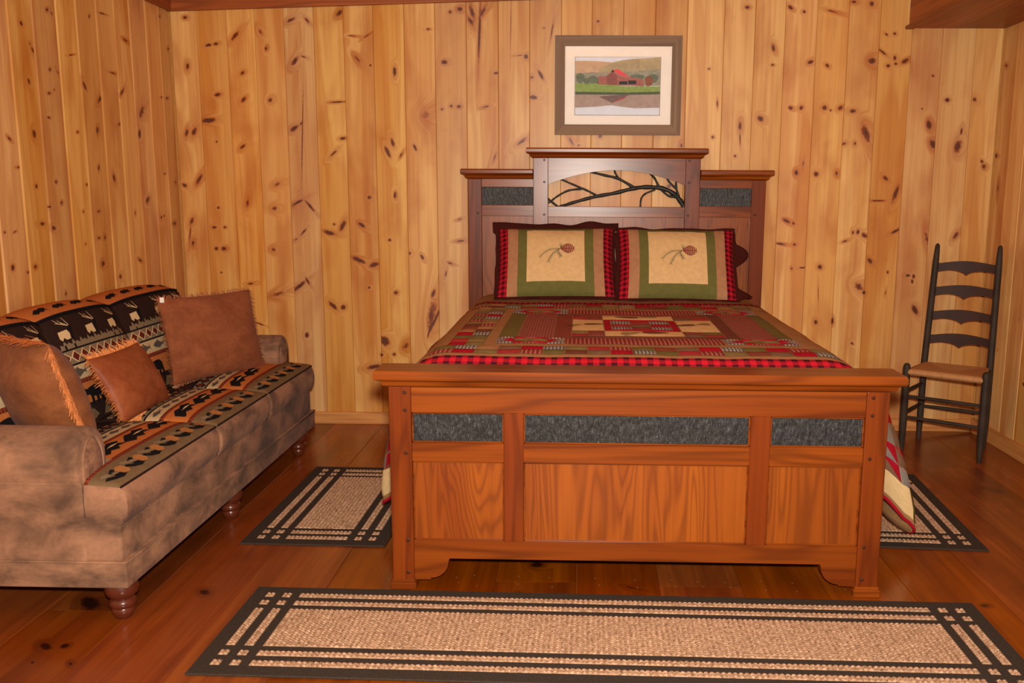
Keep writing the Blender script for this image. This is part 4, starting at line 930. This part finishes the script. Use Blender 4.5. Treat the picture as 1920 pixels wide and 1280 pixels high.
for zc in (.966, .836, .702, .572):
    A, B = bpt(0, zc), bpt(1, zc); d = B-A; nn = Vector((d.y, -d.x, 0)).normalized(); n = 20; vs = []; fs = []
    for i in range(n+1):
        t = i/n; q = abs(2*t-1); bow = -.018*(1-q*q); p = A.lerp(B, t)-nn*(-bow)
        top = .024+.013*max(0, math.cos(q*math.pi/2*1.25))-.006*max(0, q-.7); bot = -.026+.012*math.sin(math.pi*min(1, q*1.0))**1.5-(.012*max(0, 1-q*7))
        for off, z in ((-.004, bot), (.004, bot), (.004, top), (-.004, top)): vs.append(p+nn*off+Vector((0, 0, z)))
    for i in range(n):
        for k in range(4): fs.append([i*4+k, i*4+(k+1) % 4, (i+1)*4+(k+1) % 4, (i+1)*4+k])
    fs += [[0, 1, 2, 3], [n*4+3, n*4+2, n*4+1, n*4]]
    child(chair, 'slat', MB().add(vs, fs), M['slat'], smooth=40, normals=True)
def rung(a, b, r=.009): child(chair, 'rung', MB().tube([Vector(a).lerp(Vector(b), t) for t in (0, .15, .5, .85, 1)], [r*.8, r, r*1.15, r, r*.8], 8), M['chair'], smooth=60)
Z = lambda p, z: Vector((p.x, p.y, z))
for z in (.298, .184): rung(Z(FL, z), Z(FR, z))
for z in (.322, .205): rung(Z(FL, z), Z(BL, z)); rung(Z(FR, z), Z(BR, z))
rung(Z(BL, .193), Z(BR, .193)); rung(Z(FL, .428), Z(FR, .428), .011); rung(Z(BL, .428), Z(BR, .428), .011); rung(Z(FL, .428), Z(BL, .428), .011); rung(Z(FR, .428), Z(BR, .428), .011)
def rush():
    t = NT('rush_weave'); s = t.n('ShaderNodeSeparateXYZ', {0: t.n('ShaderNodeUVMap').outputs[0]}).outputs
    a = t.math('MINIMUM', s[0], t.math('SUBTRACT', .38, s[0])); b = t.math('MINIMUM', s[1], t.math('SUBTRACT', .30, s[1]))
    d = t.math('MINIMUM', a, b); w = t.math('MULTIPLY_ADD', t.math('SINE', t.math('MULTIPLY', d, 900.0)), .5, .5)
    n = t.noise(t.n('ShaderNodeUVMap').outputs[0], 60, 3, .6)
    c = t.n('ShaderNodeHueSaturation', {'Value': t.maprange(n, .2, .8, .8, 1.2), 'Color': lin(182, 130, 82)}).outputs[0]
    t.bump(w, .6, .003); return t.fin(c, .7, .25)
def seatf(u, v, side=1):
    c = (FL.lerp(FR, u)).lerp(BL.lerp(BR, u), v); e = min(u, 1-u, v*.8, (1-v)*.8); k = min(1, e/.06)
    nn = Vector((.543, .84, 0)); c = Vector((c.x, c.y, 0))-nn*.008*(v < .5)*(1-v)*2
    return Vector((c.x, c.y, .430+side*(.019*math.sqrt(max(0, 1-(1-k)**2))-(.010*min(1, e/.35) if side > 0 else 0))))
us = [0, .01, .025, .045, .07]+ls(.1, .9, 16)+[.93, .955, .975, .99, 1]
mb = MB().grid(lambda u, v: seatf(u, v, 1), us, us, uv=lambda u, v: (u*.38, v*.30)); mb.grid(lambda u, v: seatf(u, v, -1), us, us, uv=lambda u, v: (u*.38, v*.30), flip=True)
child(chair, 'rush_seat', mb, rush(), smooth=180)

# ------------------------------------------------------------------ picture above the bed
pic = empty('framed_picture', (.0015, YW-.0005, 1.675)); tag(pic, 'wood framed matted photograph of a red roofed barn beside a pond above the headboard', 'picture'); pic['label'] = 'framed matted print of a red roofed barn by a pond above the headboard'
X0, X1, Z0, Z1, FW = -.349, .349, 0, .531, .056
def rail(pts, y0=-.024, y1=0, m=M['frame']):
    mb = MB(); n = 4; c = pts
    mb.prism(pts, 1, y0, y1); return mb
obj('frame_rail', rail([(X0, Z0), (X1, Z0), (X1-FW, Z0+FW), (X0+FW, Z0+FW)]), M['frame'], pic); obj('frame_rail', rail([(X0, Z1), (X0+FW, Z1-FW), (X1-FW, Z1-FW), (X1, Z1)]), M['frame'], pic)
FZ = wood('weathered_frame_upright', lin(146, 118, 92), lin(122, 96, 74), lin(84, 62, 46), 'z', 0.7, tint=0.06, ring=10, across=25)
obj('frame_rail', rail([(X0+.0004, Z0), (X0+FW, Z0+FW), (X0+FW, Z1-FW), (X0+.0004, Z1)], -.0236), FZ, pic); obj('frame_rail', rail([(X1-.0004, Z0), (X1-.0004, Z1), (X1-FW, Z1-FW), (X1-FW, Z0+FW)], -.0236), FZ, pic)
obj('mat_board', MB().box(X0+FW-.004, X1-FW+.004, -.013, -.004, Z0+FW-.004, Z1-FW+.004), plain('cream_mat', lin(250, 236, 224), .9, var=.03), pic)
IW, IH, IX, IZ = .467, .308, -.236, .109
def P2(x, y): return (IX+(x-345)/923*IW, IZ+(965-y)/620*IH)
lay = [0]
def art(name_col, polys, var=.25, scale=40):
    lay[0] += 1; mb = MB()
    for q_, poly in enumerate(polys): mb.add([(P2(x, y)[0], -.0134-.00012*lay[0]-.000015*q_, P2(x, y)[1]) for x, y in poly], [list(range(len(poly)))])
    obj('print_area', mb, plain('print_ink_%d' % lay[0], lin(*name_col), .6, .2, var=var, scale=scale), prt)
prt = obj('print', MB().box(IX, IX+IW, -.0134, -.0125, IZ, IZ+IH), plain('print_paper', lin(224, 224, 234), .6, var=.05), pic, label='landscape print of a barn and its reflection')
def blob(cx, cy, rx, ry, n=14): return [(cx+rx*math.cos(2*math.pi*k/n)*(1+.12*math.sin(k*5)), cy+ry*math.sin(2*math.pi*k/n)*(1+.12*math.cos(k*3))) for k in range(n)]
art((208, 170, 138), [[(345, 385), (450, 382), (600, 388), (750, 400), (750, 640), (345, 640)]], .12, 25)
art((184, 162, 126), [[(600, 470), (750, 400), (860, 375), (1000, 360), (1268, 345), (1268, 650), (600, 650)]], .18, 30)
art((160, 152, 132), [[(345, 520), (520, 505), (700, 510), (860, 500), (1268, 470), (1268, 650), (345, 650)]], .25, 40)
art((112, 118, 98), [blob(400, 570, 46, 55), blob(470, 600, 40, 35), blob(535, 585, 48, 44), blob(600, 600, 40, 36), blob(1020, 560, 80, 36), blob(1190, 570, 60, 50)], .3, 60)
art((152, 88, 62), [blob(1145, 600, 46, 56)], .3, 60)
art((146, 164, 86), [[(345, 628), (700, 632), (860, 655), (1268, 655), (1268, 722), (900, 730), (345, 720)]], .2, 60)
art((84, 94, 68), [[(345, 715), (900, 722), (1268, 712), (1268, 740), (900, 748), (345, 745)]], .2, 60)
art((176, 150, 138), [[(345, 745), (900, 748), (1268, 740), (1268, 885), (1000, 892), (860, 878), (740, 860), (560, 878), (345, 888)]], .14, 40)
art((126, 98, 94), [[(600, 765), (850, 748), (960, 738), (750, 835)]], .2, 60)
art((196, 78, 80), [[(765, 832), (830, 795), (905, 765), (880, 790)]], .1, 40)
art((172, 104, 92), [[(590, 552), (690, 542), (750, 490), (810, 540), (930, 565), (1090, 590), (1090, 655), (820, 645), (600, 636)]], .2, 90)
art((150, 84, 78), [[(690, 545), (750, 495), (800, 540), (800, 640), (690, 640)]], .2, 90)
art((232, 84, 92), [[(745, 482), (810, 472), (865, 505), (940, 560), (830, 540)]], .12, 60); art((176, 112, 92), [[(930, 556), (1040, 570), (1095, 588), (1000, 586), (930, 572)]], .12, 60)
art((52, 44, 46), [[(730, 500), (752, 478), (775, 500), (752, 504)], [(822, 604), (912, 600), (912, 636), (822, 636)], [(922, 592), (1010, 594), (1010, 632), (922, 634)]], .2, 60)
obj('print_border', MB().box(IX-.002, IX+IW+.002, -.0137, -.0131, IZ-.003, IZ-.0005).box(IX-.002, IX+IW+.002, -.0137, -.0131, IZ+IH+.0005, IZ+IH+.002).box(IX-.003, IX-.0005, -.0137, -.0131, IZ-.002, IZ+IH+.002).box(IX+IW+.0005, IX+IW+.003, -.0137, -.0131, IZ-.002, IZ+IH+.002), plain('mat_bevel_line', lin(120, 108, 100), .7), pic)
t = NT('picture_glass'); gl_ = t.n('ShaderNodeBsdfGlossy', {'Roughness': .02}); tr = t.n('ShaderNodeBsdfTransparent'); fr_ = t.n('ShaderNodeFresnel', {'IOR': 1.45})
mx = t.n('ShaderNodeMixShader', {0: fr_.outputs[0], 1: tr.outputs[0], 2: gl_.outputs[0]}); t.t.links.new(mx.outputs[0], t.t.nodes['Material Output'].inputs[0])
obj('glass_pane', MB().box(X0+FW-.003, X1-FW+.003, -.0185, -.0168, Z0+FW-.003, Z1-FW+.003), t.mat, pic)
